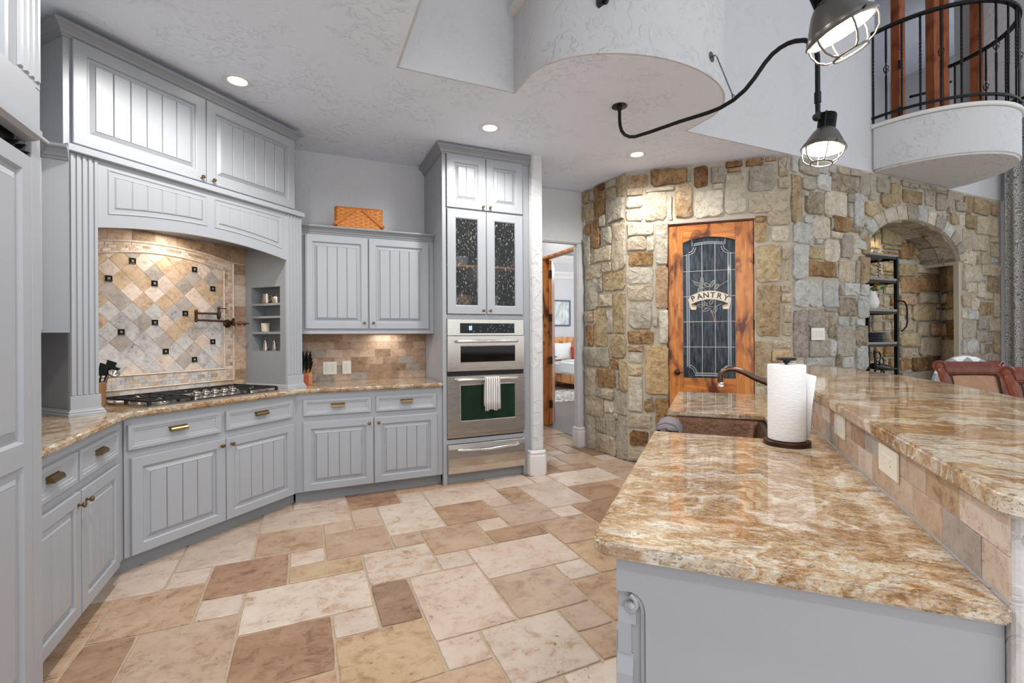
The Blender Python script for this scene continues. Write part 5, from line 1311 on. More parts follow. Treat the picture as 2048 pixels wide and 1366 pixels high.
sp = [(2.55, -0.345, 0.97), (2.55, -0.345, 1.04), (2.55, -0.33, 1.085), (2.55, -0.29, 1.108), (2.55, -0.243, 1.120), (2.55, -0.193, 1.141), (2.55, -0.15, 1.166), (2.55, -0.11, 1.182), (2.55, -0.08, 1.183), (2.55, -0.056, 1.172), (2.55, -0.042, 1.152), (2.55, -0.040, 1.125), (2.55, -0.042, 1.11)]
ob('spout', MB().tube(sp, [0.016] * 4 + [0.0135] * 8 + [0.012], 12), 'bronze_lt', F, smooth=True)
ob('aerator', MB().lathe([(0.012, 0.022), (0.014, 0.016), (0.013, 0.01), (0.016, 0.004), (0.016, 0.0)], (2.55, -0.042, 1.095), 14), 'chrome', F, smooth=True)
ob('lever', MB().tube([(2.55, -0.345, 0.985), (2.60, -0.36, 1.0), (2.65, -0.365, 1.03)], [0.008, 0.006, 0.008], 8), 'bronze_lt', F, smooth=True)
p = W2(2.148, 0.274)
t = thing('paper_towel_holder', (p[0], p[1], 0.915), TH, 'upright paper towel roll on a dark bronze stand on the island', 'paper towels')
ob('base', MB().lathe([(0.0835, 0), (0.0835, 0.016), (0.081, 0.019), (0.02, 0.020)], n=40), 'bronze', t, smooth=True)
ob('rod', MB().lathe([(0.006, 0.02), (0.006, 0.322), (0.012, 0.324), (0.012, 0.331), (0.034, 0.333), (0.037, 0.338), (0.034, 0.343), (0.01, 0.344)], n=24), 'iron', t, smooth=True)
roll = ob('roll', MB().lathe([(0.02, 0.022), (0.0655, 0.022), (0.067, 0.026), (0.067, 0.312), (0.0655, 0.316), (0.02, 0.316)], n=48), 'paper', t, smooth=True)
m = MB(); pts = []
for k in range(7):
    a = radians(-150 + 14 * k); pts.append((0.0685 * cos(a) , 0.0685 * sin(a)))
base_a = pts[::-1]
tail = [(0.0685 * cos(radians(a)), 0.0685 * sin(radians(a))) for a in (-60, -75, -90)] + [(-0.008, -0.082), (-0.022, -0.098)]
n_ = len(tail); lo_z, hi_z = 0.03, 0.29
vs = [(x, y, hi_z - 0.02 * (k / n_)) for k, (x, y) in enumerate(tail)] + [(x * (1 if k < 3 else 0.9), y * (1 if k < 3 else 0.86), 0.16) for k, (x, y) in enumerate(tail)] + [(x * (1 if k < 3 else .8), y * (1 if k < 3 else .78), lo_z) for k, (x, y) in enumerate(tail)]
m.add(vs, [(r_ * n_ + k, r_ * n_ + k + 1, (r_ + 1) * n_ + k + 1, (r_ + 1) * n_ + k) for r_ in range(2) for k in range(n_ - 1)])
sh = ob('loose_sheet', m, 'paper', roll, smooth=True, ang=80); md = sh.modifiers.new('thickness', 'SOLIDIFY'); md.thickness = 0.0012
# dish cloth over the sink rim
prof = [(0.262, 0.80), (0.260, 0.860), (0.250, 0.893), (0.215, 0.905), (0.172, 0.895), (0.150, 0.862), (0.140, 0.79)]
m = MB()
vs = []; nn = 9
for i in range(nn):
    x = 2.50 + 0.20 * i / (nn - 1)
    for y, z in prof: vs.append((x, y + 0.002 * sin(i * 2.1), z + 0.002 * sin(i * 1.3)))
m.add(vs, [(i * 7 + k, (i + 1) * 7 + k, (i + 1) * 7 + k + 1, i * 7 + k + 1) for i in range(nn - 1) for k in range(6)])
flap = [(y, z) for y, z in prof[1:6]]
m.add([(2.497, y, z) for y, z in flap] + [(2.490, 0.256, 0.872), (2.490, 0.154, 0.872)], [(0, 1, 5), (1, 2, 3, 6, 5), (3, 4, 6)])
dc = ob('dish_cloth', m, 'grey_cloth', None, rot=TH, smooth=True, ang=80); md = dc.modifiers.new('thickness', 'SOLIDIFY'); md.thickness = 0.006; md.offset = 1
tag(dc, 'grey cloth draped over the front rim of the copper sink', 'towel')
# ------------------------------------------------------------------ pantry door
(ax, ay), (bx, by) = FRAMES['pantry']
RP = atan2(by - ay, bx - ax)
PDR = ob('door_1', MB().box(0.418, 0.0, 0.0, 0.424, 0.06, 2.49).box(1.229, 0.0, 0.0, 1.235, 0.06, 2.49).box(0.418, 0.0, 2.49, 1.235, 0.06, 2.502), 'chair_wood', kind='structure', loc=(ax, ay, 0), rot=RP)
ob('lintel_trim', MB().box(0.398, -0.016, 2.503, 1.245, 0.05, 2.538), 'lintel', PDR, bevel=0.003)
gx0, gx1, gz0 = 0.566, 1.068, 0.905
gt = lambda u: 2.306 + 0.048 * (1 - ((u - 0.817) / 0.251) ** 2)
ys0, ys1 = 0.008, 0.05
ob('stile', MB().box(0.425, ys0, 0.004, gx0, ys1, 2.486), 'alder', PDR, bevel=0.003)
ob('stile', MB().box(gx1, ys0, 0.004, 1.228, ys1, 2.486), 'alder', PDR, bevel=0.003)
us = [gx0 + (gx1 - gx0) * i / 16 for i in range(17)]
ob('top_rail', MB().prism_y([(u, gt(u)) for u in us] + [(gx1, 2.486), (gx0, 2.486)], ys0, ys1), 'alder_h', PDR)
ob('bottom_rail', MB().box(gx0, ys0, 0.004, gx1, ys1, gz0), 'alder_h', PDR, bevel=0.002)
gp = ob('glass', MB().prism_y([(gx0, gz0), (gx1, gz0)] + [(u, gt(u)) for u in us[::-1]], 0.030, 0.036), 'reed', PDR)
YL = 0.0285
lead = MB()
def came(pts, r=0.0034): lead.tube([(u, YL, z) for u, z in pts], r, 5)
came([(gx0, gz0), (gx0, gt(gx0))]); came([(gx1, gz0), (gx1, gt(gx1))])
bl0, bl1, br0, br1 = 0.606, 0.630, 0.998, 1.024
for z in (2.008, 1.746, 1.485, 1.224): came([(gx0, z), (gx1, z)])
for u in (0.753, 0.877): came([(u, 0.94), (u, 2.30)])
def corner(s, top):   # concave notched corners of the bevelled border
    c = (bl0 - 0.0 if s < 0 else br1, 2.27 if top else 0.945)
    cx, cz = (0.612 if s < 0 else 1.018), (2.262 if top else 0.955)
    a0, a1 = ((-80, -5) if top else (5, 80)) if s < 0 else ((185, 260) if top else (100, 175))
    for r in (0.062, 0.084): came([(cx + r * cos(radians(lerp(a0, a1, k / 6))), cz + r * sin(radians(lerp(a0, a1, k / 6)))) for k in range(7)])
for s in (-1, 1):
    corner(s, True); corner(s, False)
for u in (bl0, bl1, br0, br1): came([(u, 1.02), (u, 2.19)])
for z in (0.930, 0.956): came([(0.68, z), (0.95, z)])
tb = lambda u, k: gt(u) - k
for k in (0.048, 0.068): came([(u, tb(u, k)) for u in [0.675 + 0.285 * i / 8 for i in range(9)]])
came([(gx0, 2.175), (0.61, 2.175)]); came([(1.02, 2.175), (gx1, 2.175)]); came([(0.655, gt(.655)), (0.66, 2.27)]); came([(0.975, gt(.975)), (0.97, 2.27)])
ob('lead_came', lead, 'lead', gp)
m = MB().box(bl0, 0.0275, 1.02, bl1, 0.030, 2.19).box(br0, 0.0275, 1.02, br1, 0.030, 2.19).box(0.68, 0.0275, 0.932, 0.95, 0.030, 0.954)
for i in range(8):
    u0 = 0.675 + 0.285 * i / 8; u1 = u0 + 0.285 / 8; m.prism_y([(u0, tb(u0, .068)), (u1, tb(u1, .068)), (u1, tb(u1, .048)), (u0, tb(u0, .048))], 0.0275, 0.030)
ob('bevelled_border', m, 'bevel_glass', gp)
# leaves and stems
def leaf(u, z, ang, L, W):
    a = radians(ang); d = (cos(a), sin(a)); n = (-d[1], d[0]); pts = []
    for k in range(7): t_ = k / 6; wv = W * sin(pi * t_) ** 0.8 * (1 - 0.25 * t_); pts.append((u + d[0] * L * t_ + n[0] * wv, z + d[1] * L * t_ + n[1] * wv))
    for k in range(5, 0, -1): t_ = k / 6; wv = W * sin(pi * t_) ** 0.8 * (1 - 0.25 * t_); pts.append((u + d[0] * L * t_ - n[0] * wv, z + d[1] * L * t_ - n[1] * wv))
    ob('leaf', MB().prism_y(pts, 0.0262, 0.0272), 'leaf_glass', gp)
    lead2.tube([(p, 0.0262, q_) for p, q_ in pts], 0.0024, 4, closed=True)
lead2 = MB()
for a in ((0.751, 1.86, 88, 0.088, 0.019), (0.745, 1.855, 150, 0.085, 0.019), (0.765, 1.868, 8 - 18, 0.072, 0.017), (0.832, 1.838, 62, 0.085, 0.019), (0.826, 1.842, 140, 0.066, 0.016), (0.868, 1.812, 52, 0.072, 0.017), (0.758, 1.835, 222, 0.065, 0.017), (0.715, 1.802, 60, 0.055, 0.014),
          (0.770, 1.65, 100, 0.06, 0.017), (0.772, 1.645, 172, 0.068, 0.017), (0.80, 1.65, 130, 0.05, 0.016), (0.825, 1.66, 60, 0.058, 0.017), (0.825, 1.622, 205, 0.072, 0.015), (0.86, 1.572, 62, 0.07, 0.015)): leaf(*a)
for pts in ([(0.655, 1.915), (0.70, 1.89), (0.745, 1.85), (0.80, 1.83)], [(0.75, 1.85), (0.79, 1.80)], [(0.83, 1.84), (0.82, 1.80)], [(1.0, 1.90), (0.93, 1.86), (0.88, 1.815)], [(0.77, 1.66), (0.82, 1.64), (0.87, 1.635), (0.94, 1.665)], [(0.77, 1.63), (0.83, 1.62), (0.85, 1.58)]): lead2.tube([(u, 0.0272, z) for u, z in pts], 0.0022, 4)
ob('vine_came', lead2, 'lead', gp)
ob('stem', MB().tube([(0.835, 0.0272, 1.60), (0.86, 0.0272, 1.54), (0.876, 0.0272, 1.47), (0.874, 0.0272, 1.455)], 0.003, 5), 'pine', gp)
# banner with the word
bt = lambda u: 1.803 - 0.058 * ((u - 0.822) / 0.195) ** 2
us = [0.635 + 0.372 * i / 14 for i in range(15)]
ban = ob('banner', MB().prism_y([(u, bt(u) - 0.088) for u in us] + [(u, bt(u)) for u in us[::-1]], 0.0250, 0.0265), 'cream_glass', gp)
ob('banner_tail', MB().prism_y([(0.617, 1.72), (0.637, 1.737), (0.655, 1.645), (0.700, 1.632), (0.694, 1.61), (0.645, 1.612)], 0.0256, 0.0268), 'cream_glass', ban)
ob('banner_tail', MB().prism_y([(1.028, 1.715), (1.007, 1.737), (0.99, 1.645), (0.945, 1.634), (0.952, 1.612), (1.005, 1.612)][::-1], 0.0256, 0.0268), 'cream_glass', ban)
ob('banner_fold', MB().prism_y([(0.654, 1.655), (0.668, 1.662), (0.705, 1.648), (0.698, 1.634), (0.66, 1.640)], 0.0249, 0.0255), 'amber_glass', ban)
ob('banner_fold', MB().prism_y([(0.992, 1.655), (0.978, 1.662), (0.94, 1.648), (0.946, 1.634), (0.986, 1.640)], 0.0249, 0.0255), 'amber_glass', ban)
lead3 = MB()
lead3.tube([(u, 0.0252, bt(u) - 0.088) for u in us] + [(u, 0.0252, bt(u)) for u in us[::-1]], 0.002, 4, closed=True)
lead3.tube([(u, 0.025, bt(u) - 0.006) for u in us], 0.0008, 4); lead3.tube([(u, 0.025, bt(u) - 0.082) for u in us], 0.0008, 4)
ob('banner_came', lead3, 'lead', ban)
def letters(word, place, size, mat, parent, ext=0.0008):
    m = MB()
    dg = bpy.context.evaluated_depsgraph_get()
    for i, ch in enumerate(word):
        cu = bpy.data.curves.new('letter', 'FONT'); cu.body = ch; cu.size = size; cu.align_x = 'CENTER'; cu.extrude = ext; cu.offset = 0.0012; cu.resolution_u = 3
        o_ = bpy.data.objects.new('letter', cu); COL.objects.link(o_)
        bpy.context.view_layer.update()
        me = bpy.data.meshes.new_from_object(o_.evaluated_get(bpy.context.evaluated_depsgraph_get()))
        x, y, z, tilt = place(i)
        M_ = Matrix.Translation((x, y, z)) @ Matrix.Rotation(-tilt, 4, 'Y') @ Matrix.Rotation(pi / 2, 4, 'X')
        m.M = M_; m.add([v.co for v in me.vertices], [tuple(p.vertices) for p in me.polygons])
        bpy.data.objects.remove(o_); bpy.data.meshes.remove(me); bpy.data.curves.remove(cu)
    return ob('lettering', m, mat, parent)
def pl_(i):
    u = 0.676 + i * 0.0585
    t_ = -2 * 0.058 * (u - 0.822) / 0.195 ** 2
    return (u, 0.0243, bt(u) - 0.070, math.atan(t_) * 0.9)
letters('PANTRY', pl_, 0.078, 'black', ban)
kb = ob('knob', MB().lathe([(0.031, 0), (0.031, 0.005), (0.022, 0.010), (0.010, 0.016), (0.010, 0.03), (0.022, 0.036), (0.030, 0.048), (0.028, 0.058), (0.014, 0.065), (0.002, 0.066)], (0.508, ys0, 0.965), 20, Rm(0, -1, 0)), 'bronze', PDR, smooth=True)
ob('lever', MB().tube([(0.508, -0.045, 0.965), (0.55, -0.05, 0.968), (0.60, -0.045, 0.962)], 0.004, 6), 'bronze', kb, smooth=True)
for z in (2.10, 1.45, 0.55): ob('hinge', MB().lathe([(0.007, -0.05), (0.007, 0.05)], (1.2305, 0.004, z), 8), 'hinge', PDR)

# ------------------------------------------------------------------ pendant lamps on bent pipe
def lamp_head(t, C, axis, s=1.0):
    A = Rm(*axis); A = A @ Matrix.Diagonal((s, s, s))
    # profile along the axis, which points out of the mouth; origin at the rim centre
    ob('heat_sink', MB().lathe([(0.02, -0.178)] + [q_ for k in range(10) for q_ in ((0.030, -0.176 + k * 0.0082), (0.041, -0.175 + k * 0.0082), (0.041, -0.1715 + k * 0.0082), (0.030, -0.1705 + k * 0.0082))] + [(0.03, -0.092)], C, 24, A), 'iron', t)
    for k in range(3):
        a = radians(120 * k + 40); p = [Vector(C) + A @ Vector((0.043 * cos(a), 0.043 * sin(a), zz)) for zz in (-0.178, -0.09)]
        ob('sink_strut', MB().tube(p, 0.004, 6), 'iron', t)
    sh = ob('shade', MB().lathe([(0.036, -0.096), (0.044, -0.094), (0.060, -0.075), (0.082, -0.035), (0.092, -0.012), (0.098, -0.010), (0.101, 0.0), (0.101, 0.012), (0.094, 0.012), (0.090, -0.006), (0.078, -0.035), (0.056, -0.072), (0.030, -0.09)], C, 36, A, cap=False), 'shade', t, smooth=True)
    ob('bulb', MB().lathe([(0.02, -0.075), (0.034, -0.055), (0.062, -0.022), (0.066, -0.010), (0.058, -0.004), (0.002, -0.002)], C, 24, A), 'bulb', t, smooth=True)
    m = MB()
    for k in range(6):
        a = 2 * pi * k / 6 + 0.35
        m.tube([Vector(C) + A @ Vector((r * cos(a), r * sin(a), z)) for r, z in ((0.099, 0.008), (0.099, 0.030), (0.090, 0.058), (0.070, 0.078), (0.050, 0.086))], 0.0034, 6)
    m.tube([Vector(C) + A @ Vector((0.050 * cos(2 * pi * k / 24), 0.050 * sin(2 * pi * k / 24), 0.086)) for k in range(24)], 0.0042, 6, closed=True)
    m.tube([Vector(C) + A @ Vector((0.101 * cos(2 * pi * k / 36), 0.101 * sin(2 * pi * k / 36), 0.008)) for k in range(36)], 0.0055, 6, closed=True)
    ob('cage', m, 'shade', sh, smooth=True)
    for sg in (-1, 1):
        p = [Vector(C) + A @ Vector((sg * r, 0.0, 0.002)) for r in (0.098, 0.112)]
        ob('thumb_screw', MB().tube(p, 0.003, 6), 'iron', sh)
    l = lamp('POINT', 'pendant_bulb_light', Vector(C) + A @ Vector((0, 0, 0.03)), 14, WARM, 0.04)
    l.parent = t
    l.matrix_parent_inverse = t.matrix_world.inverted() if False else Matrix.Identity(4)
LAST = {}
t = thing('pendant_lamp', (0, 0, 0), 0, 'caged gunmetal pendant hanging from the bent black pipe over the bar end', 'lamp')
fa, fd = Vector((2.22, 2.965, 0)), Vector((0.2053, -0.9787, 0))
pp = [(0, 3.098), (0, 3.0), (0.004, 2.954), (0.018, 2.905), (0.05, 2.862), (0.095, 2.832), (0.147, 2.815), (0.282, 2.802), (0.527, 2.786), (0.73, 2.766), (0.813, 2.764), (0.90, 2.778), (0.972, 2.809), (1.03, 2.855), (1.089, 2.915), (1.13, 2.945), (1.173, 2.960), (1.215, 2.964), (1.252, 2.958), (1.30, 2.938), (1.335, 2.905), (1.355, 2.865), (1.362, 2.82), (1.362, 2.545)]
P3 = [tuple(fa + fd * a + Vector((0, 0, z))) for a, z in pp]
ob('pipe', MB().tube(P3, 0.0125, 12), 'pipe', t, smooth=True)
ob('flange', MB().lathe([(0.0, 0.0), (0.058, 0.0), (0.058, -0.006), (0.022, -0.010), (0.018, -0.03)], (2.22, 2.965, 3.099), 24), 'pipe', t, smooth=True)
e_ = fa + fd * 1.362
ob('coupling', MB().lathe([(0.0125, 0), (0.0165, 0.0), (0.0165, 0.055), (0.0125, 0.055)], (e_.x, e_.y, 2.575), 14), 'pipe', t, smooth=True)
ob('swivel', MB().tube([(e_.x, e_.y, 2.575), (e_.x, e_.y, 2.515)], 0.012, 10).lathe([(0.004, -0.016), (0.021, -0.014), (0.021, 0.014), (0.004, 0.016)], (e_.x, e_.y, 2.503), 18, Rm(-0.4047, -0.9145, 0)), 'pipe', t, smooth=True)
lamp_head(t, (2.522, 1.618, 2.338), (-0.12, 0.055, -1.0))
ob('neck_link', MB().tube([(e_.x, e_.y, 2.505), (2.535, 1.612, 2.508)], 0.010, 8), 'pipe', t)
# chain that stays the pipe to the drum
ch = MB(); a_ = Vector((2.556, 2.350, 3.228)); b_ = Vector(fa + fd * 0.90) + Vector((0, 0, 2.795))
n_ = 46
for k in range(n_):
    c_ = a_.lerp(b_, (k + 0.5) / n_); d_ = (b_ - a_).normalized(); L_ = (b_ - a_).length / n_ * 0.62
    s_ = d_.cross(Vector((0, 0, 1))).normalized() if k % 2 else d_.cross(d_.cross(Vector((0, 0, 1)))).normalized()
    ch.tube([c_ + d_ * L_ * cos(q_ * pi / 4) + s_ * 0.0045 * sin(q_ * pi / 4) for q_ in range(8)], 0.0012, 4, closed=True)
co = ob('stay_chain', ch, 'pipe', t, kind='stuff')
ob('chain_hook', MB().tube([b_ + Vector((0, 0, -.005)) + Vector((0.014 * cos(q_), 0.0, 0.014 * sin(q_) + 0.008)) for q_ in [k * 0.8 for k in range(8)]], 0.002, 5), 'pipe', t)
ob('wall_disc', MB().lathe([(0.0, 0), (0.034, 0.0), (0.034, 0.004), (0.006, 0.007), (0.004, 0.03)], (2.545, 2.384, 3.235), 20, Rm(0.30, -0.95, 0)), 'shade', t, smooth=True)
t = thing('pendant_lamp', (0, 0, 0), 0, 'larger looking caged pendant cut by the top edge, nearest the camera', 'lamp')
C1 = Vector((1.615, 0.98, 2.352)); ax_ = Vector((0.40 * 0.9145, -0.40 * 0.4047, -0.9)).normalized()
lamp_head(t, tuple(C1), tuple(ax_))
s0 = C1 - ax_ * 0.17
sw = s0 + Vector((-0.05, 0.02, 0.02))
ob('pipe', MB().tube([sw, (sw.x, sw.y, 2.92), (sw.x + .01, sw.y + .03, 3.0), (sw.x + .03, sw.y + .10, 3.06), (1.72, 2.46, 3.42)], 0.0125, 12), 'pipe', t, smooth=True)
ob('swivel', MB().lathe([(0.004, -0.016), (0.021, -0.014), (0.021, 0.014), (0.004, 0.016)], tuple(sw), 18, Rm(-0.4, -0.9, 0)).tube([sw, s0 + ax_ * 0.01], 0.010, 8), 'pipe', t, smooth=True)
ob('flange', MB().lathe([(0.0, 0.0), (0.055, 0.0), (0.055, 0.006), (0.02, 0.012), (0.016, 0.03)], (1.722, 2.452, 3.421), 20, Rm(0, -0.95, -0.3)), 'pipe', t, smooth=True)

# ------------------------------------------------------------------ balcony
bx_, by_ = 6.42, 3.1
def bpt(a, k=1.0): return (bx_ + 0.785 * k * cos(radians(a)), by_ + 0.86 * k * sin(radians(a)))
BAL = ob('wall_balcony', MB().prism([bpt(180 + 4.5 * i) for i in range(41)], CZ, 3.575), 'rough_wall', kind='structure', bevel=0.02, seg=3, smooth=True, ang=50)
ob('lip', MB().prism([bpt(180 + 4.5 * i, 1.025) for i in range(41)], 3.56, 3.60), 'white', BAL, bevel=0.006, seg=2, smooth=True)
t = thing('balcony_railing', (0, 0, 0), 0, 'black wrought iron railing with twisted balusters around the curved balcony', 'railing')
ang_ = [180 + 6 * i for i in range(31)]
def rail(z, w, hh, nm):
    pr = [(-w, z), (w, z), (w, z + hh), (-w, z + hh)]
    ob(nm, MB().sweep([bpt(a, 0.985) for a in ang_], pr, 1), 'iron', t)
rail(3.665, 0.014, 0.022, 'bottom_rail'); rail(4.575, 0.020, 0.028, 'top_rail')
def baluster(x, y, basket):
    b = ob('baluster', MB().box(x - .0075, y - .0075, 3.62, x + .0075, y + .0075, 3.98).box(x - .0075, y - .0075, 4.32, x + .0075, y + .0075, 4.58).box(x - .005, y - .005, 3.97, x + .005, y + .005, 4.33), 'iron', t)
    m = MB(); segs = [(3.98, 4.32)] if not basket else [(3.90, 4.08), (4.22, 4.42)]
    for z0, z1 in segs:
        n = 26; ls = []
        for k in range(n + 1):
            z = lerp(z0, z1, k / n); a = k * 0.55
            ls.append([(x + .0115 * cos(a + q_ * pi / 2), y + .0115 * sin(a + q_ * pi / 2), z) for q_ in range(4)])
        m.loops(ls, True, True)
    ob('twist', m, 'iron', b)
    if basket:
        m = MB()
        for q_ in range(4):
            m.tube([(x + .026 * sin(pi * k / 8) * cos(q_ * pi / 2 + k * .35), y + .026 * sin(pi * k / 8) * sin(q_ * pi / 2 + k * .35), 4.10 + .10 * k / 8) for k in range(9)], 0.0035, 5)
        ob('basket', m, 'iron', b, smooth=True)
for i, a in enumerate((181, 189, 198, 208, 219, 230, 241, 252, 263, 274, 286, 300, 316, 334, 356)):
    x, y = bpt(a, 0.985); baluster(x, y, i % 3 == 1)
def scroll_panel(a):
    x, y = bpt(a, 0.985); tx, ty = -0.785 * sin(radians(a)), 0.86 * cos(radians(a)); L_ = sqrt(tx * tx + ty * ty); tx /= L_; ty /= L_
    m = MB()
    for sg in (-1, 1):
        for zc, fl in ((4.28, 1), (4.08, -1)):
            pts = [(0.002, -0.09), (0.035, -0.02), (0.052, 0.04), (0.050, 0.085), (0.030, 0.105), (0.012, 0.09), (0.016, 0.068), (0.028, 0.07)]
            m.tube([(x + tx * sg * u, y + ty * sg * u, zc + fl * v) for u, v in pts], 0.0055, 6)
            pts = [(0.004, -0.08), (0.03, -0.095), (0.05, -0.075), (0.042, -0.05), (0.03, -0.06)]
            m.tube([(x + tx * sg * u, y + ty * sg * u, zc + fl * v) for u, v in pts], 0.0045, 6)
    m.box(x - .006, y - .006, 3.68, x + .006, y + .006, 4.58)
    ob('scroll_panel', m, 'pipe', t, smooth=True)
scroll_panel(281)
# timber posts and sill behind the railing
for (x, y, lab) in ((6.77, 3.42, 'reddish timber post at the left of the balcony opening'), (7.50, 3.40, 'reddish timber post in the middle of the balcony opening'), (7.78, 3.42, 'second reddish timber post close beside the middle one'), (8.36, 3.30, 'reddish timber post at the right of the balcony opening')):
    p_ = tag(ob('timber_post', MB().box(-0.062, -0.05, 0, 0.062, 0.05, 2.55), 'post_wood', None, loc=(x, y, 3.60), bevel=0.006), lab, 'post')
    if x < 7:
        for z in (0.47, 1.04): ob('hinge', MB().box(-0.10, -0.066, z - 0.05, -0.06, -0.055, z + 0.05), 'iron', p_)
tag(ob('timber_sill', MB().box(6.85, 3.38, 3.60, 7.36, 3.46, 3.70), 'post_wood', bevel=0.005), 'reddish timber sill between balcony posts', 'beam')
d_ = ob('door_2', MB().box(7.0, 4.30, 3.60, 7.75, 4.34, 6.1), 'shelf_wood', kind='structure')
ob('pane', MB().box(7.12, 4.29, 4.1, 7.62, 4.30, 5.9), 'clear', d_)
tag(ob('stair_handrail', MB().tube([(7.45, 3.62, 4.52), (8.05, 3.62, 4.72), (8.2, 3.62, 4.84), (8.45, 3.62, 4.93)], 0.018, 8).lathe([(0.002, -0.04), (0.03, -0.025), (0.042, 0.0), (0.03, 0.025), (0.002, 0.04)], (8.16, 3.56, 4.82), 14), 'iron', smooth=True), 'black iron handrail sloping up behind the balcony railing', 'railing')

# ------------------------------------------------------------------ alcove: shelving and what stands on it
B = thing('bookshelf', (5.25, 3.12, 0), 0, 'black iron shelving unit with grey boards inside the stone arch', 'shelf')
for x in (0.0, 0.885):
    for y in (0.0, 0.30): ob('post', MB().box(x, y, 0, x + 0.035, y + 0.035, 2.22), 'iron', B)
for z in (2.215, 1.945, 1.60, 1.235, 0.80): 
    ob('shelf_board', MB().box(0.002, 0.002, z, 0.918, 0.333, z + 0.025), 'shelf_wood', B)
    ob('rail', MB().box(0.002, 0.004, z - 0.028, 0.918, 0.012, z).box(0.905, 0.004, z - 0.028, 0.915, 0.33, z), 'iron', B)
hd = MB().tube([(0.90, -0.01, 1.72), (0.96, -0.02, 1.72), (1.0, -0.02, 1.70), (1.03, -0.02, 1.66), (1.04, -0.02, 1.60), (1.04, -0.02, 1.48), (1.02, -0.02, 1.43), (0.97, -0.02, 1.40), (0.93, -0.02, 1.38)], 0.009, 6)
ob('hand_rail', hd, 'iron', B, smooth=True)
def twist_stick(x, y, lab):
    t = thing('candlestick', (x, y, 1.971), 0, lab, 'candlestick')
    ob('foot', MB().lathe([(0.035, 0), (0.035, 0.01), (0.015, 0.02), (0.012, 0.03)], n=14), 'silver', t, smooth=True)
    n = 60; ls = []
    for k in range(n + 1):
        z = 0.03 + 0.175 * k / n; a = k * 0.55
        ls.append([(0.010 * cos(a) + 0.011 * cos(q_ * pi / 3), 0.010 * sin(a) + 0.011 * sin(q_ * pi / 3), z) for q_ in range(6)])
    ob('stem', MB().loops(ls, True, True), 'silver', t, smooth=True)
    ob('cup', MB().lathe([(0.012, 0.205), (0.028, 0.215), (0.028, 0.225), (0.012, 0.226)], n=14), 'silver', t, smooth=True)
twist_stick(5.95, 3.20, 'silver twisted candlestick at right on the upper alcove shelf'); twist_stick(5.80, 3.23, 'silver twisted candlestick half hidden by the arch edge')
t = thing('pitcher', (5.845, 3.24, 1.626), 0, 'white ceramic pitcher holding yellow flowers on the alcove shelf', 'pitcher')
ob('body', MB().lathe([(0.055, 0), (0.075, 0.02), (0.088, 0.07), (0.075, 0.13), (0.055, 0.17), (0.058, 0.20), (0.05, 0.20), (0.045, 0.16)], n=24), 'white', t, smooth=True)
ob('handle', MB().tube([(0.055, -0.01, 0.19), (0.09, -0.01, 0.20), (0.108, -0.01, 0.17), (0.10, -0.01, 0.13), (0.075, -0.01, 0.11)], 0.009, 8), 'white', t, smooth=True)
t = thing('flower_bouquet', (5.845, 3.24, 1.80), 0, 'yellow flowers with green leaves in the white pitcher', 'flowers')
FR = random.Random(4)
for k in range(10):
    a = k * 2.4; r = FR.uniform(0.03, 0.09); c_ = Vector((r * cos(a) + 0.05, r * sin(a) - 0.02, FR.uniform(0.03, 0.09)))
    m = MB(); d_ = Vector((cos(a + .5), sin(a + .5), 0.3)).normalized(); s_ = d_.cross(Vector((0, 0, 1))).normalized()
    m.add([c_, c_ + d_ * .04 + s_ * .03, c_ + d_ * .085 + Vector((0, 0, -.01)), c_ + d_ * .04 - s_ * .03, c_ + d_ * .04 + Vector((0, 0, .014))], [(0, 1, 4), (1, 2, 4), (2, 3, 4), (3, 0, 4)])
    ob('leaf', m, 'leaf', t)
for k, (dx, dz, r) in enumerate(((0.06, 0.15, 0.055), (0.10, 0.13, 0.05), (0.02, 0.13, 0.045), (0.12, 0.10, 0.04))):
    m = MB(); c_ = Vector((dx, -0.03 + 0.02 * (k % 2), dz))
    for q_ in range(26):
        a = q_ * 2.399; el = asin_ = math.asin(min(1, -0.1 + 1.1 * (q_ + .5) / 26)); d_ = Vector((cos(a) * cos(el), sin(a) * cos(el), sin(el))); s_ = d_.cross(Vector((0.1, 0.2, 1))).normalized()
        m.add([c_ + s_ * .006, c_ + d_ * r, c_ - s_ * .006, c_ + d_ * r * .6 + Vector((0, 0, .006))], [(0, 1, 3), (1, 2, 3)])
    ob('blossom', m, 'petal', t)
PN = ('bottom', 'second from bottom', 'third from bottom', 'fourth from bottom', 'second from top', 'topmost')
for k in range(6):
    t = tag(ob('plate', MB().lathe([(0.06, 0), (0.075, 0.003), (0.135, 0.014), (0.137, 0.018), (0.125, 0.017), (0.07, 0.008), (0.002, 0.007)], n=28), 'plate', None, loc=(6.0 + 0.003 * (k % 2), 3.28, 1.262 + 0.0175 * k), smooth=True), 'blue grey plate, ' + PN[k] + ' of its alcove shelf stack', 'plate', 'stacked plates in the alcove')
t = thing('wine_rack', (5.80, 3.17, 0.826), 0, 'black scrolled iron wine rack on the lowest visible alcove shelf', 'rack')
for k, (x, z) in enumerate(((0.06, 0.27), (0.07, 0.10), (0.06, 0.18), (0.13, 0.22), (0.14, 0.07))):
    r = 0.055 if k < 2 else 0.04
    ob('scroll', MB().tube([(x + r * cos(q_), 0.0, z + r * sin(q_)) for q_ in [0.3 * j for j in range(18)]] + [(x + (r - .012 * j / 4) * cos(5.4 + .5 * j), 0.0, z + (r - .012 * j / 4) * sin(5.4 + .5 * j)) for j in range(5)], 0.006, 6), 'iron', t, smooth=True)
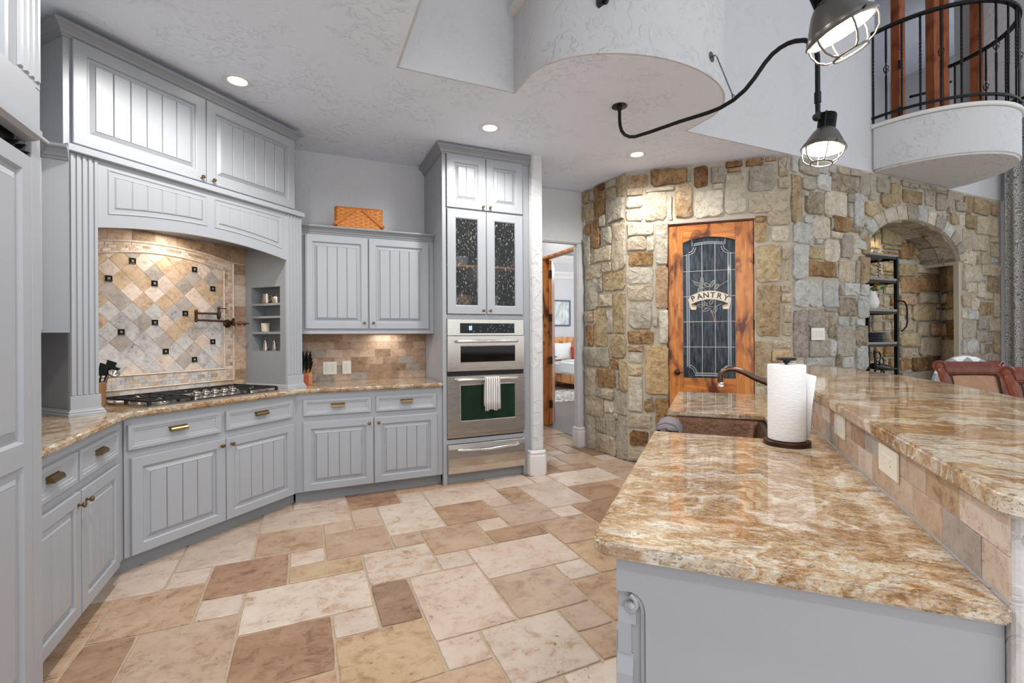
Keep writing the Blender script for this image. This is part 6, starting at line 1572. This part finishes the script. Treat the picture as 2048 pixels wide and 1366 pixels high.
ob('frame', MB().tube([(0.0, 0.0, 0.0), (0.0, 0.0, 0.34)], 0.008, 6).tube([(0.22, 0.12, 0.0), (0.22, 0.12, 0.2)], 0.008, 6).tube([(0.0, 0.0, 0.005), (0.22, 0.12, 0.005)], 0.008, 6), 'iron', t)
t = tag(ob('wine_bottle', MB().lathe([(0.034, 0.0), (0.036, 0.01), (0.036, 0.17), (0.015, 0.22), (0.014, 0.28), (0.016, 0.30)], (0, 0, 0), 16, Rm(0.93, -0.3, -0.12)), 'bottle', None, loc=(5.84, 3.22, 0.99), smooth=True), 'dark wine bottle lying in the iron wine rack', 'bottle')

# ------------------------------------------------------------------ bar stools, dining chair, curtain
def stool(x, y, rz, lab):
    t = thing('bar_stool', (x, y, 0), rz, lab, 'stool', None)
    for sx in (-1, 1):
        pts = [(sx * 0.15, 0.0, 0.72), (sx * 0.155, 0.005, 0.82), (sx * 0.163, 0.03, 0.93), (sx * 0.170, 0.06, 1.02), (sx * 0.173, 0.085, 1.085), (sx * 0.173, 0.105, 1.115)]
        p = ob('back_post', MB().tube(pts, [0.022, 0.024, 0.027, 0.029, 0.03, 0.028], 10), 'chair_wood', t, smooth=True)
        ob('scroll_end', MB().lathe([(0.002, -0.042), (0.038, -0.042), (0.04, -0.03), (0.04, 0.03), (0.038, 0.036), (0.030, 0.036), (0.029, 0.030), (0.020, 0.030), (0.018, 0.040), (0.006, 0.042), (0.002, 0.040)], (sx * 0.173, 0.11, 1.118), 18, Rm(sx * 0.55, -0.84, 0)), 'chair_wood', p, smooth=True)
        for sy in (-0.40, -0.02): ob('leg', MB().tube([(sx * 0.18, sy, 0.70), (sx * 0.20, sy + (0.03 if sy > -0.1 else -0.02), 0.0)], [0.024, 0.016], 8), 'chair_wood', t, smooth=True)
    ob('top_rail', MB().prism_x([(0.045, 1.075), (0.055, 1.05), (0.085, 1.06), (0.125, 1.085), (0.145, 1.115), (0.135, 1.145), (0.105, 1.152), (0.075, 1.135), (0.058, 1.105)], -0.17, 0.17), 'chair_wood', t, bevel=0.006, seg=2, smooth=True)
    ls = []
    for z, y_, th in ((0.80, 0.0, 0.03), (0.92, 0.02, 0.04), (1.02, 0.05, 0.035), (1.075, 0.072, 0.02)):
        ls.append([(-0.145, y_ + th, z), (-0.145, y_, z), (-0.08, y_ - 0.012, z), (0.08, y_ - 0.012, z), (0.145, y_, z), (0.145, y_ + th, z)])
    ob('back_panel', MB().loops(ls, True, True), 'jacquard', t, smooth=True)
    m = MB()
    for sx in (-1, 1): m.tube([(sx * 0.138, y_ - 0.008, z) for z, y_, _ in ((0.80, 0.0, 0), (0.92, 0.018, 0), (1.02, 0.046, 0), (1.075, 0.066, 0))], 0.005, 6)
    m.tube([(-0.136, 0.052, 1.068), (0.136, 0.052, 1.068)], 0.005, 6)
    ob('welting', m, 'hinge', t, smooth=True)
    ob('seat', MB().box(-0.21, -0.43, 0.70, 0.21, 0.02, 0.78), 'jacquard', t, bevel=0.025, seg=3, smooth=True)
    ob('foot_rail', MB().box(-0.19, -0.42, 0.26, 0.19, -0.40, 0.29).box(-0.2, -0.42, 0.26, -0.18, 0.0, 0.29).box(0.18, -0.42, 0.26, 0.2, 0.0, 0.29), 'chair_wood', t)
stool(4.25, 1.67, atan2(-0.55, 0.83), 'cherry bar stool with scrolled arm end, further along the bar')
stool(3.87, 1.18, atan2(-0.62, 0.78), 'cherry bar stool at the right edge, nearer of the two')
t = thing('dining_chair', (5.42, 2.22, 0), radians(-38), 'white and grey chevron chair with rounded back beyond the bar stools', 'chair')
ls = []
for d_, y_ in ((0.0, 0.04), (0.0, 0.0), (0.02, -0.015)):
    pts = [(-0.24 + d_, y_, 0.45), (0.24 - d_, y_, 0.45), (0.25 - d_, y_, 0.80)] + [((0.25 - d_) * cos(radians(a)), y_, 0.88 + (0.27 - d_) * sin(radians(a))) for a in range(0, 181, 15)] + [(-0.25 + d_, y_, 0.80)]
    ls.append(pts)
ob('back', MB().loops(ls, True, True), 'chevron', t, smooth=True)
ob('seat', MB().box(-0.24, -0.46, 0.40, 0.24, 0.0, 0.49), 'chevron', t, bevel=0.03, seg=3, smooth=True)
for sx in (-1, 1):
    for y_ in (-0.42, -0.02): ob('leg', MB().tube([(sx * 0.2, y_, 0.40), (sx * 0.21, y_, 0.0)], [0.02, 0.014], 8), 'chair_wood', t)
m = MB(); n = 60
pr = [(8.36 + 0.045 * sin(k * 0.62), 3.03 - 0.0145 * k) for k in range(n)]
vs = [(x, y, z) for z in (0.03, 1.4, 2.8, 4.3) for x, y in pr]
m.add(vs, [(r_ * n + k, r_ * n + k + 1, (r_ + 1) * n + k + 1, (r_ + 1) * n + k) for r_ in range(3) for k in range(n - 1)])
cu = ob('curtain', m, 'curtain', None, smooth=True, ang=80); md = cu.modifiers.new('thickness', 'SOLIDIFY'); md.thickness = 0.006
tag(cu, 'grey patterned floor length curtain at the right end of the stone wall', 'curtain')
tag(ob('curtain_rod', MB().tube([(8.36, 3.06, 4.33), (8.36, 1.9, 4.33)], 0.018, 8), 'iron'), 'black rod carrying the grey patterned curtain', 'rod')

# ------------------------------------------------------------------ doorway and bedroom beyond
DB = ob('door_3', MB().box(3.30, 6.325, 0, 3.42, 6.37, 2.53).box(3.30, 5.2, 2.50, 3.42, 6.325, 2.53), 'alder', kind='structure')
lf = ob('leaf', MB().box(0.0, -0.022, 0.01, 0.80, 0.022, 2.49), 'alder', DB, loc=(3.425, 6.30, 0), rot=radians(58), bevel=0.002)
for z in (2.28, 1.62, 0.98, 0.32): ob('hinge', MB().box(-0.035, -0.028, z - 0.055, 0.03, 0.024, z + 0.055), 'hinge', lf)
ob('lever', MB().tube([(0.74, -0.022, 1.0), (0.74, -0.06, 1.0), (0.64, -0.065, 1.0)], 0.008, 6), 'shade', lf)
ob('floor_bedroom', MB().box(3.32, 5.1, -0.06, 9.6, 11.6, 0.002), 'plank', kind='structure')
ob('wall_bedroom_far', MB().box(3.4, 11.5, 0, 9.6, 11.6, 3.9), 'wall', kind='structure')
ob('ceiling_bedroom', MB().box(3.4, 5.1, 3.62, 9.6, 11.6, 3.7), 'ceil', kind='structure')
ob('trim_2', MB().sweep([(9.6, 11.5), (3.4, 11.5)], [(0, 2.94), (0.02, 2.94), (0.03, 3.0), (0.09, 3.08), (0.10, 3.12), (0, 3.12)], -1).sweep([(9.6, 11.5), (3.4, 11.5)], [(0, 3.36), (0.03, 3.36), (0.16, 3.50), (0.17, 3.56), (0, 3.56)], -1), 'white', kind='structure')
t = thing('framed_picture', (6.555, 11.495, 1.62), 0, 'pale print in a slate frame above the bed', 'picture')
ob('frame', MB().box(-0.32, -0.03, 0, -0.285, 0, 0.72).box(0.285, -0.03, 0, 0.32, 0, 0.72).box(-0.285, -0.03, 0, 0.285, 0, 0.035).box(-0.285, -0.03, 0.685, 0.285, 0, 0.72), 'frame', t)
ob('print', MB().box(-0.285, -0.012, 0.035, 0.285, -0.008, 0.685), 'art', t)
t = thing('bed', (6.15, 11.44, 0), 0, 'pine bed with white quilt seen through the doorway', 'bed')
ob('headboard', MB().box(-0.05, 0, 0, 1.8, 0.05, 1.31), 'pine', t)
ob('side_rail', MB().box(0.0, -2.0, 0.14, 0.04, 0, 0.36).box(0.0, -2.05, 0.14, 1.7, -2.0, 0.36), 'pine', t)
ob('mattress', MB().box(0.04, -1.98, 0.30, 1.7, -0.01, 0.66), 'linen', t, bevel=0.06, seg=3, smooth=True)
ob('quilt', MB().box(-0.02, -2.03, 0.34, 1.72, -0.55, 0.72), 'linen', t, bevel=0.07, seg=3, smooth=True)
def pillow(name, x, y, z, w, hh, mat, rz, lab):
    n = 6; ls = []
    m = MB(Matrix.Translation((x, y, z)) @ Matrix.Rotation(rz, 4, 'Z') @ Matrix.Rotation(-0.3, 4, 'X'))
    for k, (s_, y_) in enumerate(((0.2, -0.09), (0.75, -0.075), (1.0, 0.0), (0.75, 0.075), (0.2, 0.09))):
        ls.append([(s_ * w / 2 * (1 + 0.0) * (1 if abs(c0) < 2 else 1) * c0, y_, hh / 2 + s_ * hh / 2 * c1) for c0, c1 in ((-1, -1), (0, -.92), (1, -1), (.92, 0), (1, 1), (0, .92), (-1, 1), (-.92, 0))])
    m.loops(ls, True, True)
    return tag(ob(name, m, mat, None, smooth=True, ang=70), lab, 'pillow')
pillow('pillow', 6.55, 11.24, 0.70, 0.62, 0.48, 'linen', 0.1, 'white pillow leaning on the pine headboard')
pillow('cushion', 6.86, 11.02, 0.70, 0.42, 0.36, 'red_fabric', -0.2, 'red cushion in front of the white pillow')
tag(ob('rug', MB().box(4.6, 8.35, 0.002, 8.6, 10.2, 0.012), 'rug'), 'pale patterned rug on the dark bedroom floor', 'rug')
t = thing('nightstand', (5.62, 11.2, 0), 0, 'small brown nightstand left of the bed', 'nightstand')
ob('top', MB().box(-0.22, -0.2, 0.56, 0.22, 0.2, 0.6), 'chair_wood', t); ob('body', MB().box(-0.2, -0.18, 0.12, 0.2, 0.18, 0.56), 'chair_wood', t)
for sx in (-1, 1): ob('leg', MB().box(sx * 0.19 - 0.02, -0.18, 0, sx * 0.19 + 0.02, -0.14, 0.12), 'chair_wood', t)
# hood, under-cabinet and alcove lamps, then added fill for bedroom and vestibule
hp = W2(-0.05, -0.36, DO)
lamp('AREA', 'hood_light', (hp[0], hp[1], 2.09), 3.0, (1.0, 0.93, 0.84), 0.28)
lamp('AREA', 'under_cabinet_light', (0.75, 4.68, 1.372), 0.9, WARM, 0.25)
lamp('SPOT', 'alcove_downlight', (6.35, 3.30, 2.58), 5, (1.0, 0.85, 0.62), 0.04, (0, 0, 0), radians(130), 0.6)

lamp('POINT', 'bedroom_fill', (6.2, 8.6, 3.0), 90, (1.0, 0.96, 0.9), 0.2)  # added unseen source, warms and brightens the bedroom
lamp('POINT', 'vestibule_fill', (2.75, 5.8, 2.95), 10, (1.0, 0.96, 0.9), 0.1)  # added unseen source, lightens the dark vestibule ceiling
